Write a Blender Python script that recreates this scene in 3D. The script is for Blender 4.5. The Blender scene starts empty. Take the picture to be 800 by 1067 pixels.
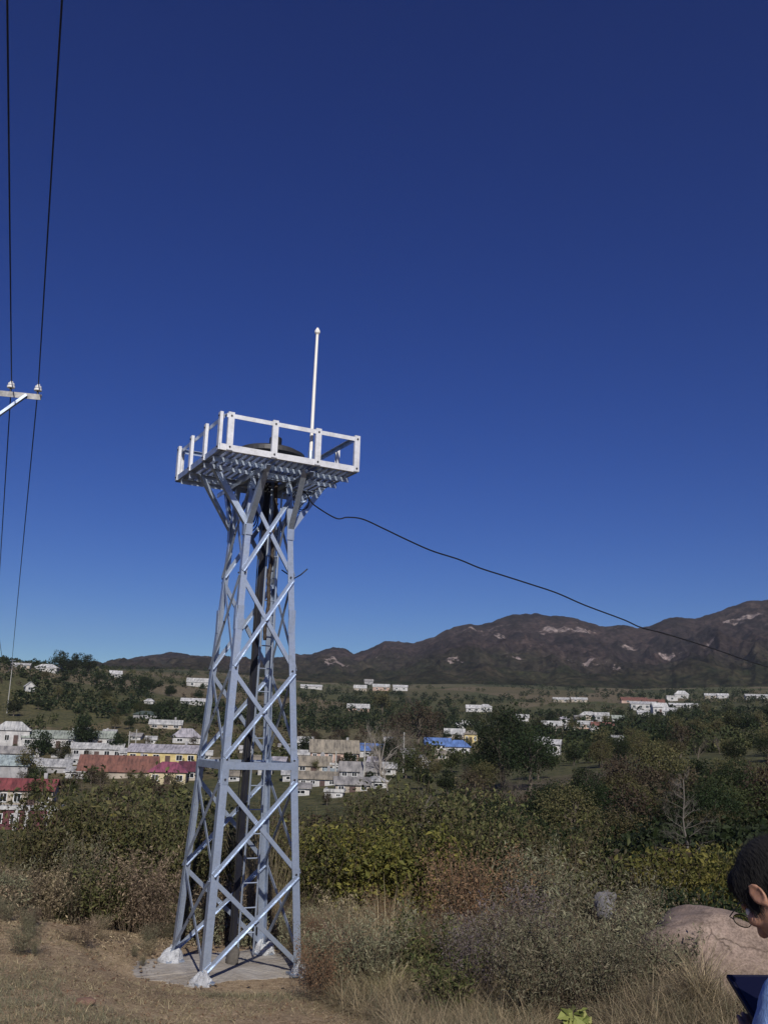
import bpy, math, random
import numpy as np
from mathutils import Vector, Matrix
PI = math.pi
rng = np.random.default_rng(7)
random.seed(7)
SC = bpy.context.scene
HAZE = .00007
SUN, SKYSTR, SKYSAT, SKYHUE, SKYGAM, EXPO = 4.5, .108, 1.24, .515, 1.5, 0.0
COL = SC.collection

# ------------------------------------------------------------------ camera
F, PITCH, ROLL = 1001.3, 0.228365, 0.030861
cp, sp = math.cos(PITCH), math.sin(PITCH)
_r, _u, _w = np.array([1, 0, 0.]), np.array([0, -sp, cp]), np.array([0, cp, sp])
c_, s_ = math.cos(ROLL), math.sin(ROLL)
CR, CU, CW = c_*_r + s_*_u, -s_*_r + c_*_u, _w

def ray(u, v):
    d = CW + (u-400)/F*CR + (533.5-v)/F*CU
    return d/d[1]
def at(u, v, Y):
    return ray(u, v)*Y
def hor(u):
    return 766.3 + (u-400)*0.0309
def proj(P):
    P = np.asarray(P, float)
    d = P@CW
    return 400+F*(P@CR)/d, 533.5-F*(P@CU)/d

cam = bpy.data.cameras.new('camera'); cam_o = bpy.data.objects.new('camera', cam); COL.objects.link(cam_o)
cam.sensor_fit = 'HORIZONTAL'; cam.sensor_width = 36; cam.lens = 36*F/800
cam.clip_start = 0.05; cam.clip_end = 20000
M = Matrix(((CR[0], CU[0], -CW[0], 0), (CR[1], CU[1], -CW[1], 0), (CR[2], CU[2], -CW[2], 0), (0, 0, 0, 1)))
cam_o.matrix_world = M
SC.camera = cam_o

# ------------------------------------------------------------------ noise + terrain
def _hash(ix, iy, seed):
    h = (ix.astype(np.int64)*374761393 + iy.astype(np.int64)*668265263 + seed*1442695041) & 0xffffffff
    h = ((h ^ (h >> 13))*1274126177) & 0xffffffff
    h = h ^ (h >> 16)
    return (h & 0xffff)/65535.0*2-1
def vnoise(x, y, seed=0):
    x = np.asarray(x, float); y = np.asarray(y, float)
    ix, iy = np.floor(x), np.floor(y); fx, fy = x-ix, y-iy
    fx = fx*fx*fx*(fx*(fx*6-15)+10); fy = fy*fy*fy*(fy*(fy*6-15)+10)
    a, b = _hash(ix, iy, seed), _hash(ix+1, iy, seed)
    c, d = _hash(ix, iy+1, seed), _hash(ix+1, iy+1, seed)
    return (a*(1-fx)+b*fx)*(1-fy)+(c*(1-fx)+d*fx)*fy
def fbm(x, y, o=4, seed=0, ridged=False):
    t = 0; a = 1; n = 0
    for i in range(o):
        v = vnoise(np.asarray(x)*2**i, np.asarray(y)*2**i, seed+i*17)
        if ridged: v = 1-2*np.abs(v)
        t = t+a*v; n += a; a *= .5
    return t/n

RK = [0,    4,   9,    14,   18,   25,   45,   60,   80,  120,  180,  250,  350, 450, 600, 800, 1100, 1500, 9000]
TAB = {
 0:  [-1.7, -2.1, -2.45, -2.68, -3.0, -5.2, -9.5, -11.5, -13, -13.5, -11, -8.5, 8,  26, 33,  34, 40,  45, 0],
 100:[-1.7, -2.1, -2.48, -2.82, -3.15, -5.2, -9.5, -11.5, -13, -13.2, -10.5, -8, 7,  20, 33,  45, 55,  60, 0],
 200:[-1.7, -2.1, -2.7, -3.15, -3.4, -5.0, -9.0, -11,  -12, -12.0, -9.7, -5, 5,   14, 27,  44, 66,  70, 0],
 350:[-1.7, -2.1, -2.75,-3.15, -3.5, -4.8, -8.0, -9.5, -10.5, -10, -7, -5.2, 1,   9,  20,  35, 55,  70, 0],
 500:[-1.7, -2.0, -2.7, -3.1,  -3.5, -4.6, -7.0, -8.5, -9, -8,   -5.8, -3, 1.5,   8,  19,  36, 60,  75, 0],
 650:[-1.7, -1.95, -2.65, -3.0, -3.4, -4.2, -5.4, -5.6, -5.5, -5, -3.5, -1, 4,    9,  20,  35, 58,  75, 0],
 800:[-1.7, -1.9, -2.55, -2.9, -3.2, -3.9, -4.9, -5.0, -4.5, -3.5, -1, 3, 8,      14, 25,  40, 62,  80, 0],
}
_US = np.array(sorted(TAB), float); _T = np.array([TAB[int(k)] for k in _US])
_LR = np.linspace(0, math.log(9001), 420); _UG = np.linspace(0, 800, 161)
_G0 = np.array([np.interp(_LR, np.log(np.array(RK)+1), row) for row in _T])
_G = np.array([np.interp(_UG, _US, _G0[:, j]) for j in range(len(_LR))])     # r,u
def _smooth(A, n, ax):
    for _ in range(n):
        A = np.apply_along_axis(lambda m: np.convolve(np.pad(m, 2, mode='edge'), [.1, .25, .3, .25, .1], 'valid'), ax, A)
    return A
_G = _smooth(_smooth(_G, 3, 0), 10, 1)
TX, TY, TZ, TYAW = -1.8595, 14.2751, -3.1691, 0.48626
def ground(x, y):
    x = np.asarray(x, float); y = np.asarray(y, float)
    r = np.hypot(x, y); az = np.clip(np.arctan2(x, np.where(np.abs(y) < 1e-6, 1e-6, y)), -.42, .42)
    u = np.clip(400+F*np.tan(az), 0, 799.9)
    fr = np.log(r+1)/_LR[1]; i = np.clip(fr.astype(int), 0, len(_LR)-2); fr = np.clip(fr-i, 0, 1)
    fu = u/5.0; j = np.clip(fu.astype(int), 0, len(_UG)-2); fu = np.clip(fu-j, 0, 1)
    z = (_G[i, j]*(1-fr)+_G[i+1, j]*fr)*(1-fu)+(_G[i, j+1]*(1-fr)+_G[i+1, j+1]*fr)*fu
    z = z + .05*fbm(x*.8, y*.8, 3, 3)*np.clip(r/6, 0, 1) + np.clip((r-40)/200, 0, 1)*1.2*fbm(x/40, y/40, 3, 9)
    # low soil mound on the left
    z = z + .28*np.exp(-((x+5.6)/1.7)**2-((y-14.4)/1.3)**2)
    z = z + .40*np.exp(-((x-3.3)/1.1)**2-((y-9.6)/.9)**2)
    # level patch under the tower
    d = np.hypot(x-TX, y-TY); k = np.clip((2.2-d)/1.0, 0, 1); k = k*k*(3-2*k)
    return z*(1-k)+(TZ-.015)*k
def g1(x, y): return float(ground(np.array([x]), np.array([y]))[0])
def hit(u, v, rmin=5.0, rmax=1500):
    d = ray(u, v); Y = np.exp(np.linspace(math.log(rmin), math.log(rmax), 1500))
    z = d[2]*Y-ground(d[0]*Y, Y)
    k = np.where(z < 0)[0]
    Yh = Y[k[0]] if len(k) else rmax
    P = d*Yh; return np.array([P[0], P[1], g1(P[0], P[1])])
def on_ground(u, Y):
    d = ray(u, 800); x = d[0]*Y
    return np.array([x, Y, g1(x, Y)])

# ------------------------------------------------------------------ mesh builder
class MB:
    def __init__(s): s.v = []; s.f = []; s.n = 0
    def add(s, v, f):
        v = np.asarray(v, float).reshape(-1, 3); s.v.append(v)
        s.f += [tuple(int(i)+s.n for i in q) for q in f]; s.n += len(v); return s
    def addq(s, v, q):      # big arrays of quads
        v = np.asarray(v, float).reshape(-1, 3); q = np.asarray(q, int)+s.n
        s.v.append(v); s.f += q.tolist(); s.n += len(v); return s
    def box(s, c, d, rot=None):
        c = np.array(c, float); h = np.array(d, float)/2
        v = np.array([[x, y, z] for x in (-1, 1) for y in (-1, 1) for z in (-1, 1)])*h
        if rot is not None: v = v@np.array(rot).T
        return s.add(v+c, [(0, 1, 3, 2), (4, 6, 7, 5), (0, 4, 5, 1), (2, 3, 7, 6), (0, 2, 6, 4), (1, 5, 7, 3)])
    def prism(s, prof, p0, p1, a, b):
        """2-D profile (in axes a, b) swept from p0 to p1"""
        p0, p1, a, b = [np.array(q, float) for q in (p0, p1, a, b)]
        pr = [x*a+y*b for x, y in prof]; n = len(pr)
        v = [p0+q for q in pr]+[p1+q for q in pr]
        f = [(i, (i+1) % n, n+(i+1) % n, n+i) for i in range(n)]
        return s.add(v, f+[tuple(range(n))[::-1], tuple(range(n, 2*n))])
    def angle(s, p0, p1, a, b, w, t=.012):
        return s.prism([(0, 0), (w, 0), (w, t), (t, t), (t, w), (0, w)], p0, p1, a, b)
    def bar(s, p0, p1, w, h, up=(0, 0, 1)):
        p0, p1 = np.array(p0, float), np.array(p1, float); d = p1-p0; d /= np.linalg.norm(d)
        a = np.cross(d, up); a /= np.linalg.norm(a)+1e-12; b = np.cross(a, d)
        return s.prism([(-w/2, -h/2), (w/2, -h/2), (w/2, h/2), (-w/2, h/2)], p0, p1, a, b)
    def tube(s, pts, rad, n=6, cap=True):
        P = np.array(pts, float); m = len(P); rad = np.broadcast_to(np.array(rad, float), (m,))
        T = np.gradient(P, axis=0); T /= np.linalg.norm(T, axis=1)[:, None]+1e-12
        ref = np.array([0, 0, 1.]) if abs(T[0][2]) < .9 else np.array([1., 0, 0])
        vs = []
        for i in range(m):
            a = np.cross(T[i], ref); a /= np.linalg.norm(a)+1e-12; b = np.cross(T[i], a)
            if i == 0: ref = ref
            for k in range(n):
                t = 2*PI*k/n; vs.append(P[i]+rad[i]*(math.cos(t)*a+math.sin(t)*b))
        f = [(i*n+k, i*n+(k+1) % n, (i+1)*n+(k+1) % n, (i+1)*n+k) for i in range(m-1) for k in range(n)]
        if cap: f += [tuple(range(n))[::-1], tuple(range((m-1)*n, m*n))]
        return s.add(vs, f)
    def lathe(s, prof, n=24, c=(0, 0, 0)):
        vs = [(c[0]+r*math.cos(2*PI*k/n), c[1]+r*math.sin(2*PI*k/n), c[2]+z) for r, z in prof for k in range(n)]
        m = len(prof)
        f = [(i*n+k, i*n+(k+1) % n, (i+1)*n+(k+1) % n, (i+1)*n+k) for i in range(m-1) for k in range(n)]
        return s.add(vs, f+[tuple(range(n))[::-1], tuple(range((m-1)*n, m*n))])
    def leaves(s, C, size, up=.5, asp=.5, droop=0.0, D=None):
        """many leaf-shaped quads: centres C (N,3), length size (N,)"""
        N = len(C); C = np.asarray(C, float); size = np.broadcast_to(np.asarray(size, float), (N,))
        if D is None:
            D = rng.normal(size=(N, 3)); D[:, 2] -= droop
        D = D/np.linalg.norm(D, axis=1)[:, None]
        Nn = rng.normal(size=(N, 3)); Nn[:, 2] += up*2
        S = np.cross(D, Nn); S /= np.linalg.norm(S, axis=1)[:, None]+1e-9
        U = np.cross(S, D)
        L = size[:, None]; W = L*asp*.5
        v = np.stack([C-D*L*.5, C+S*W+U*L*.08, C+D*L*.5-U*L*.08, C-S*W+U*L*.08], 1)
        q = np.arange(N*4).reshape(N, 4)
        return s.addq(v.reshape(-1, 3), q)
    def blades(s, B, H, W, lean, seg=2, dirs=None):
        """grass blades from bases B, height H, width W, horizontal lean"""
        N = len(B); B = np.asarray(B, float)
        th = rng.uniform(0, 2*PI, N) if dirs is None else dirs
        D = np.stack([np.cos(th), np.sin(th), np.zeros(N)], 1)
        S = np.stack([-D[:, 1], D[:, 0], np.zeros(N)], 1)
        ph = rng.uniform(0, 2*PI, N); S = S*np.cos(ph)[:, None]+D*np.sin(ph)[:, None]*.7
        H = np.broadcast_to(H, (N,))[:, None]; W = np.broadcast_to(W, (N,))[:, None]; ln = np.broadcast_to(lean, (N,))[:, None]
        rows = []
        for i in range(seg+1):
            t = i/seg; p = B+D*H*ln*t**1.7; p = p+np.array([0, 0, 1.])*H*(t-np.minimum(.45*ln*ln, .9)*t*t)
            w = W*(1-t*.85)*.5; rows += [p-S*w, p+S*w]
        v = np.stack(rows, 1); n = 2*(seg+1); base = np.arange(N)[:, None]*n
        q = np.concatenate([base+np.array([[2*i, 2*i+1, 2*i+3, 2*i+2]]) for i in range(seg)], 0)
        return s.addq(v.reshape(-1, 3), q)
    def mesh(s, name):
        me = bpy.data.meshes.new(name)
        V = np.concatenate(s.v) if s.v else np.zeros((0, 3))
        me.vertices.add(len(V)); me.vertices.foreach_set('co', V.astype(np.float32).ravel())
        cnt = np.array([len(q) for q in s.f], np.int32); tot = int(cnt.sum())
        me.loops.add(tot); me.polygons.add(len(cnt))
        me.loops.foreach_set('vertex_index', np.concatenate([np.array(q, np.int32) for q in s.f]) if len(set(cnt.tolist())) > 1 else np.array(s.f, np.int32).ravel())
        me.polygons.foreach_set('loop_start', np.concatenate([[0], np.cumsum(cnt)[:-1]]).astype(np.int32))
        me.update(calc_edges=True); me.validate()
        return me
    def build(s, name, mat, parent=None, smooth=False):
        me = s.mesh(name); me.materials.append(mat) if mat else None
        me.polygons.foreach_set('use_smooth', [bool(smooth)]*len(me.polygons))
        o = bpy.data.objects.new(name, me); COL.objects.link(o)
        if parent is not None: o.parent = parent
        return o
def tag(o, label=None, cat=None, group=None, kind=None):
    if label: o['label'] = label
    if cat: o['category'] = cat
    if group: o['group'] = group
    if kind: o['kind'] = kind
    return o
def empty(name, loc, rz=0, label=None, cat=None, group=None):
    o = bpy.data.objects.new(name, None); COL.objects.link(o); o.location = loc; o.rotation_euler = (0, 0, rz)
    o.empty_display_size = .2
    return tag(o, label, cat, group)
def copy_tree(o, parent=None):
    c = o.copy(); COL.objects.link(c); c.parent = parent
    for ch in list(o.children): copy_tree(ch, c)
    return c

# ------------------------------------------------------------------ materials
def newmat(name):
    m = bpy.data.materials.new(name); m.use_nodes = True; nt = m.node_tree
    return m, nt, nt.nodes['Principled BSDF'], nt.nodes['Material Output']
def N(nt, typ, **kw):
    n = nt.nodes.new(typ)
    for k, v in kw.items(): setattr(n, k, v)
    return n
def ramp(nt, stops, fac):
    r = N(nt, 'ShaderNodeValToRGB'); e = r.color_ramp.elements
    while len(e) < len(stops): e.new(.5)
    for i, (p, c) in enumerate(stops): e[i].position = p; e[i].color = (*c, 1)
    nt.links.new(fac, r.inputs[0]); return r.outputs[0]
def noise(nt, scale, detail=4, rough=.55, vec=None, dist=0):
    n = N(nt, 'ShaderNodeTexNoise'); n.inputs['Scale'].default_value = scale; n.inputs['Detail'].default_value = detail
    n.inputs['Roughness'].default_value = rough; n.inputs['Distortion'].default_value = dist
    if vec is not None: nt.links.new(vec, n.inputs['Vector'])
    return n
def mix(nt, a, b, fac, mode='MIX'):
    m = N(nt, 'ShaderNodeMix', data_type='RGBA', blend_type=mode)
    for sock, val in ((m.inputs[0], fac), (m.inputs[6], a), (m.inputs[7], b)):
        if isinstance(val, (int, float)): sock.default_value = val
        elif isinstance(val, tuple): sock.default_value = (*val, 1)
        else: nt.links.new(val, sock)
    return m.outputs[2]
def bump(nt, b, h, strength=.3, dist=.02):
    n = N(nt, 'ShaderNodeBump'); n.inputs['Strength'].default_value = strength; n.inputs['Distance'].default_value = dist
    nt.links.new(h, n.inputs['Height']); nt.links.new(n.outputs[0], b.inputs['Normal'])
def opos(nt): return N(nt, 'ShaderNodeTexCoord').outputs['Object']
def gpos(nt): return N(nt, 'ShaderNodeNewGeometry').outputs['Position']

def mottled(name, c1, c2, scale=8, rough=.8, metal=0, bs=.15, dist=.01, detail=5):
    m, nt, b, o = newmat(name); p = opos(nt); n = noise(nt, scale, detail, .6, p)
    nt.links.new(ramp(nt, [(.3, c1), (.7, c2)], n.outputs[0]), b.inputs['Base Color'])
    b.inputs['Roughness'].default_value = rough; b.inputs['Metallic'].default_value = metal
    n2 = noise(nt, scale*6, 3, .6, p); bump(nt, b, n2.outputs[0], bs, dist)
    return m
def leafmat(name, cols, trans=.3, rough=.65, objvar=.25):
    m, nt, b, o = newmat(name)
    g = N(nt, 'ShaderNodeNewGeometry'); k = len(cols)
    c = ramp(nt, [(i/(k-1), q) for i, q in enumerate(cols)], g.outputs['Random Per Island'])
    oi = N(nt, 'ShaderNodeObjectInfo'); hs = N(nt, 'ShaderNodeHueSaturation')
    mr = N(nt, 'ShaderNodeMapRange'); mr.inputs[3].default_value = 1-objvar; mr.inputs[4].default_value = 1+objvar
    nt.links.new(oi.outputs['Random'], mr.inputs[0]); nt.links.new(mr.outputs[0], hs.inputs['Value'])
    mr2 = N(nt, 'ShaderNodeMapRange'); mr2.inputs[3].default_value = .48; mr2.inputs[4].default_value = .515
    nt.links.new(oi.outputs['Random'], mr2.inputs[0]); nt.links.new(mr2.outputs[0], hs.inputs['Hue'])
    nt.links.new(c, hs.inputs['Color']); nt.links.new(hs.outputs[0], b.inputs['Base Color'])
    b.inputs['Roughness'].default_value = rough; b.inputs['Specular IOR Level'].default_value = .25
    if trans:
        t = N(nt, 'ShaderNodeBsdfTranslucent'); nt.links.new(hs.outputs[0], t.inputs[0])
        ms = N(nt, 'ShaderNodeMixShader'); ms.inputs[0].default_value = trans
        nt.links.new(b.outputs[0], ms.inputs[1]); nt.links.new(t.outputs[0], ms.inputs[2]); nt.links.new(ms.outputs[0], o.inputs[0])
    return m

MAT = {}
# galvanised steel with dull spangle and streaks
def steel(name, base, rough=.42, metal=.55):
    m, nt, b, o = newmat(name); p = opos(nt)
    n = noise(nt, 6, 6, .65, p); v = N(nt, 'ShaderNodeTexVoronoi'); v.inputs['Scale'].default_value = 38; nt.links.new(p, v.inputs['Vector'])
    d = tuple(q*.66 for q in base); c = ramp(nt, [(.32, d), (.62, base)], n.outputs[0])
    c = mix(nt, c, tuple(q*.85 for q in base), v.outputs['Color'], 'MULTIPLY'); c2 = mix(nt, ramp(nt, [(.32, d), (.62, base)], n.outputs[0]), c, .25)
    nt.links.new(c2, b.inputs['Base Color']); b.inputs['Metallic'].default_value = metal
    nt.links.new(ramp(nt, [(.3, (rough+.16,)*3), (.7, (rough-.05,)*3)], n.outputs[0]), b.inputs['Roughness'])
    bump(nt, b, n.outputs[0], .12, .01); return m
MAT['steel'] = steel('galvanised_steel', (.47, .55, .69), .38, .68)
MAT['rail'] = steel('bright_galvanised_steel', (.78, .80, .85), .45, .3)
MAT['weathered'] = steel('weathered_steel', (.34, .34, .35), .55, .3)
MAT['bolt'] = mottled('dark_bolt', (.03, .03, .035), (.07, .07, .08), 30, .5, .6)
MAT['black'] = mottled('black_rubber', (.008, .008, .010), (.018, .018, .02), 20, .55)
MAT['duct'] = mottled('dark_painted_metal', (.012, .013, .022), (.022, .024, .035), 6, .4, .2)
MAT['rust'] = mottled('dark_brown_conduit', (.03, .022, .018), (.06, .045, .035), 20, .7)
MAT['bluecable'] = mottled('blue_cable', (.012, .02, .09), (.02, .035, .14), 15, .45)
MAT['white'] = mottled('white_fibreglass', (.72, .72, .70), (.82, .82, .80), 5, .45)
MAT['porcelain'] = mottled('white_porcelain', (.7, .7, .7), (.82, .82, .82), 5, .2)
MAT['concrete'] = mottled('pale_concrete', (.22, .19, .155), (.37, .355, .34), 1.6, .95, 0, .8, .04, 9)
MAT['footing'] = mottled('whitewashed_mortar', (.34, .36, .40), (.68, .71, .76), 11, .6, 0, .8, .04, 8)
MAT['poleconc'] = mottled('grey_pole_concrete', (.3, .3, .29), (.4, .4, .39), 3, .9)
MAT['wood'] = mottled('weathered_wood', (.09, .07, .05), (.16, .13, .1), 4, .9, 0, .4, .02)
MAT['drum'] = mottled('dark_grey_metal', (.045, .045, .05), (.075, .075, .08), 5, .45, .4)
MAT['bark'] = mottled('grey_bark', (.06, .05, .04), (.15, .125, .1), 14, .95, 0, .6, .03)
MAT['deadbark'] = mottled('dull_dead_bark', (.09, .08, .07), (.17, .155, .14), 10, .95, 0, .4, .02)
MAT['palebark'] = mottled('pale_dead_bark', (.2, .18, .16), (.34, .31, .28), 10, .95, 0, .4, .02)

# ------------------------------------------------------------------ ground
def ground_material():
    m, nt, b, o = newmat('dry_earth_and_scrub')
    p = gpos(nt)
    n1 = noise(nt, .9, 8, .6, p); n2 = noise(nt, 9, 8, .7, p); n3 = noise(nt, 55, 4, .7, p)
    soil = ramp(nt, [(.28, (.23, .175, .12)), (.5, (.38, .30, .21)), (.75, (.50, .41, .30))], n2.outputs[0])
    soil = mix(nt, soil, ramp(nt, [(.35, (.78, .74, .70)), (.65, (1.15, 1.12, 1.06))], n1.outputs[0]), 1.0, 'MULTIPLY')
    soil = mix(nt, soil, ramp(nt, [(.36, (.6, .56, .52)), (.56, (1.15, 1.15, 1.15))], n3.outputs[0]), .9, 'MULTIPLY')
    f1 = noise(nt, .012, 6, .6, p); f2 = noise(nt, .12, 6, .65, p)
    far = ramp(nt, [(.3, (.032, .038, .018)), (.45, (.065, .066, .032)), (.58, (.105, .09, .05)), (.75, (.17, .13, .085))], f2.outputs[0])
    far2 = ramp(nt, [(.3, (.04, .056, .022)), (.5, (.075, .077, .037)), (.7, (.15, .118, .075))], f1.outputs[0])
    far = mix(nt, far, far2, .5)
    vo = N(nt, 'ShaderNodeTexVoronoi'); vo.inputs['Scale'].default_value = .016
    mp = N(nt, 'ShaderNodeMapping'); mp.inputs['Scale'].default_value = (1, .45, 0); mp.inputs['Rotation'].default_value = (0, 0, .4); nt.links.new(p, mp.inputs[0]); nt.links.new(mix(nt, mp.outputs[0], f1.outputs['Color'], .02), vo.inputs['Vector'])
    sp_ = N(nt, 'ShaderNodeSeparateColor'); nt.links.new(vo.outputs['Color'], sp_.inputs[0])
    par = ramp(nt, [(.0, (.03, .046, .018)), (.35, (.07, .082, .037)), (.6, (.12, .10, .06)), (.82, (.21, .165, .125)), (1, (.065, .09, .033))], sp_.outputs[0])
    far = mix(nt, far, mix(nt, par, far, .35), .75)
    fn = noise(nt, .8, 8, .75, p); far = mix(nt, far, ramp(nt, [(.36, (.42, .45, .38)), (.5, (.95, .95, .95)), (.64, (1.7, 1.5, 1.35))], fn.outputs[0]), 1.0, 'MULTIPLY')
    dc = N(nt, 'ShaderNodeVectorMath', operation='DISTANCE'); nt.links.new(p, dc.inputs[0]); dc.inputs[1].default_value = (31, 128, -4.5)
    mc = N(nt, 'ShaderNodeMapRange'); mc.inputs[1].default_value = 14; mc.inputs[2].default_value = 24; mc.inputs[3].default_value = .8; mc.inputs[4].default_value = 0; nt.links.new(dc.outputs['Value'], mc.inputs[0])
    far = mix(nt, far, ramp(nt, [(.35, (.07, .058, .042)), (.65, (.15, .125, .095))], f2.outputs[0]), mc.outputs[0])
    ln = N(nt, 'ShaderNodeVectorMath', operation='LENGTH'); nt.links.new(p, ln.inputs[0])
    mr = N(nt, 'ShaderNodeMapRange'); mr.inputs[1].default_value = 17; mr.inputs[2].default_value = 32
    nt.links.new(ln.outputs['Value'], mr.inputs[0])
    nt.links.new(mix(nt, soil, far, mr.outputs[0]), b.inputs['Base Color'])
    b.inputs['Roughness'].default_value = .95; b.inputs['Specular IOR Level'].default_value = .15
    h = N(nt, 'ShaderNodeMath', operation='MULTIPLY_ADD'); nt.links.new(n2.outputs[0], h.inputs[0]); h.inputs[1].default_value = 1.6; nt.links.new(n3.outputs[0], h.inputs[2])
    bump(nt, b, h.outputs[0], .7, .05)
    return m
def polar_sheet(name, az, rr, zf, mat, closed=False):
    A, R = np.meshgrid(az, rr); X, Y = R*np.sin(A), R*np.cos(A)
    Z = zf(X, Y); nr, na = X.shape
    v = np.stack([X, Y, Z], -1).reshape(-1, 3)
    i = np.arange(nr-1)[:, None]*na; j = np.arange(na-1)[None, :]
    q = np.stack([i+j, i+j+1, i+na+j+1, i+na+j], -1).reshape(-1, 4)
    mb = MB(); mb.addq(v, q[:, ::-1]); return mb.build(name, mat, None, True)
az = np.concatenate([np.linspace(-PI, -.5, 70)[:-1], np.linspace(-.5, .5, 340), np.linspace(.5, PI, 70)[1:]])
rr = np.concatenate([[.02], np.exp(np.linspace(math.log(.6), math.log(4600), 330))])
tag(polar_sheet('ground', az, rr, ground, ground_material()), kind='structure')

# ------------------------------------------------------------------ mountains
RU = [-900, -400, -100, 20, 90, 120, 150, 185, 215, 260, 300, 313, 330, 352, 365, 373, 390, 404, 420, 436, 455, 470, 492, 501, 515, 540, 560, 579, 600, 620, 634, 654, 668, 680, 695, 709, 728, 745, 765, 787, 800, 860, 950, 1200, 1700]
RV = [690, 660, 680, 694, 692, 688, 684, 681, 684, 688, 684, 682, 681, 676, 679, 680.5, 674, 668.5, 669.5, 669, 662, 655, 650, 651, 647, 639.5, 639, 641, 644, 650, 653, 651.5, 654, 652, 645, 642.5, 644, 639, 631, 625, 623, 612, 630, 600, 640]
def mountain_z(X, Y):
    r = np.hypot(X, Y); az = np.arctan2(X, Y); u = 400+F*np.tan(np.clip(az, -1.0, 1.0))
    er = hor(u)-np.interp(u, RU, RV)
    rm = 2300.0; t = np.clip((r-950)/(rm-950), 0, 1.6)
    e0 = np.interp(u, [0, 200, 350, 500, 650, 800], [40, 52, 48, 52, 50, 52])-6
    up = np.clip(t, 0, 1)
    a = az*14
    spur = fbm(a+.35*fbm(X/330, Y/330, 3, 31), t*1.6, 5, 5, True)
    prof = up**1.25+.30*np.sin(PI*up)**1.0*(spur-.15)
    h0 = e0+(er-e0)*prof
    h = h0/F*r*np.cos(az)**0
    h = h*1.0
    back = np.clip((r-rm)/1700, 0, 1); h = h*(1-back**1.5*.9)
    env = np.sin(PI*np.clip(t, 0, 1))
    h = h+env*24*fbm(X/170+.4*fbm(X/300, Y/300, 2, 91), Y/170, 5, 41, True)+env*7*fbm(X/42, Y/42, 4, 47, True)+(3.0*fbm(X/60, Y/60, 3, 78, True)+4.5*fbm(X/22, Y/22, 3, 77))*np.clip(t*2, 0, 1)
    return h
def _skyline(us):
    rs_ = np.linspace(1000, 2500, 240); out = []
    for u in us:
        d = ray(u, 700); k = rs_; x, y = d[0]*k, k
        out.append(hor(u)-F*1.027*np.max(mountain_z(x, y)/y))
    return np.array(out)
_tgt = np.array(RV, float); _us = np.array(RU, float); _in = (_us > -150) & (_us < 900)
for _ in range(4):
    RV = np.array(RV, float); dl = _tgt-_skyline(_us); dl = np.convolve(np.pad(dl, 1, mode='edge'), [.25, .5, .25], 'valid'); RV[_in] += np.clip(dl, -7, 7)[_in]*.8
def mountain_hit(u, v):
    d = ray(u, v); Y = np.linspace(900, 2600, 900); k = np.where(d[2]*Y < mountain_z(d[0]*Y, Y))[0]
    Yh = Y[k[0]] if len(k) else 2300; P = d*Yh; return np.array([P[0], P[1], float(mountain_z(np.array([P[0]]), np.array([P[1]]))[0])])
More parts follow.
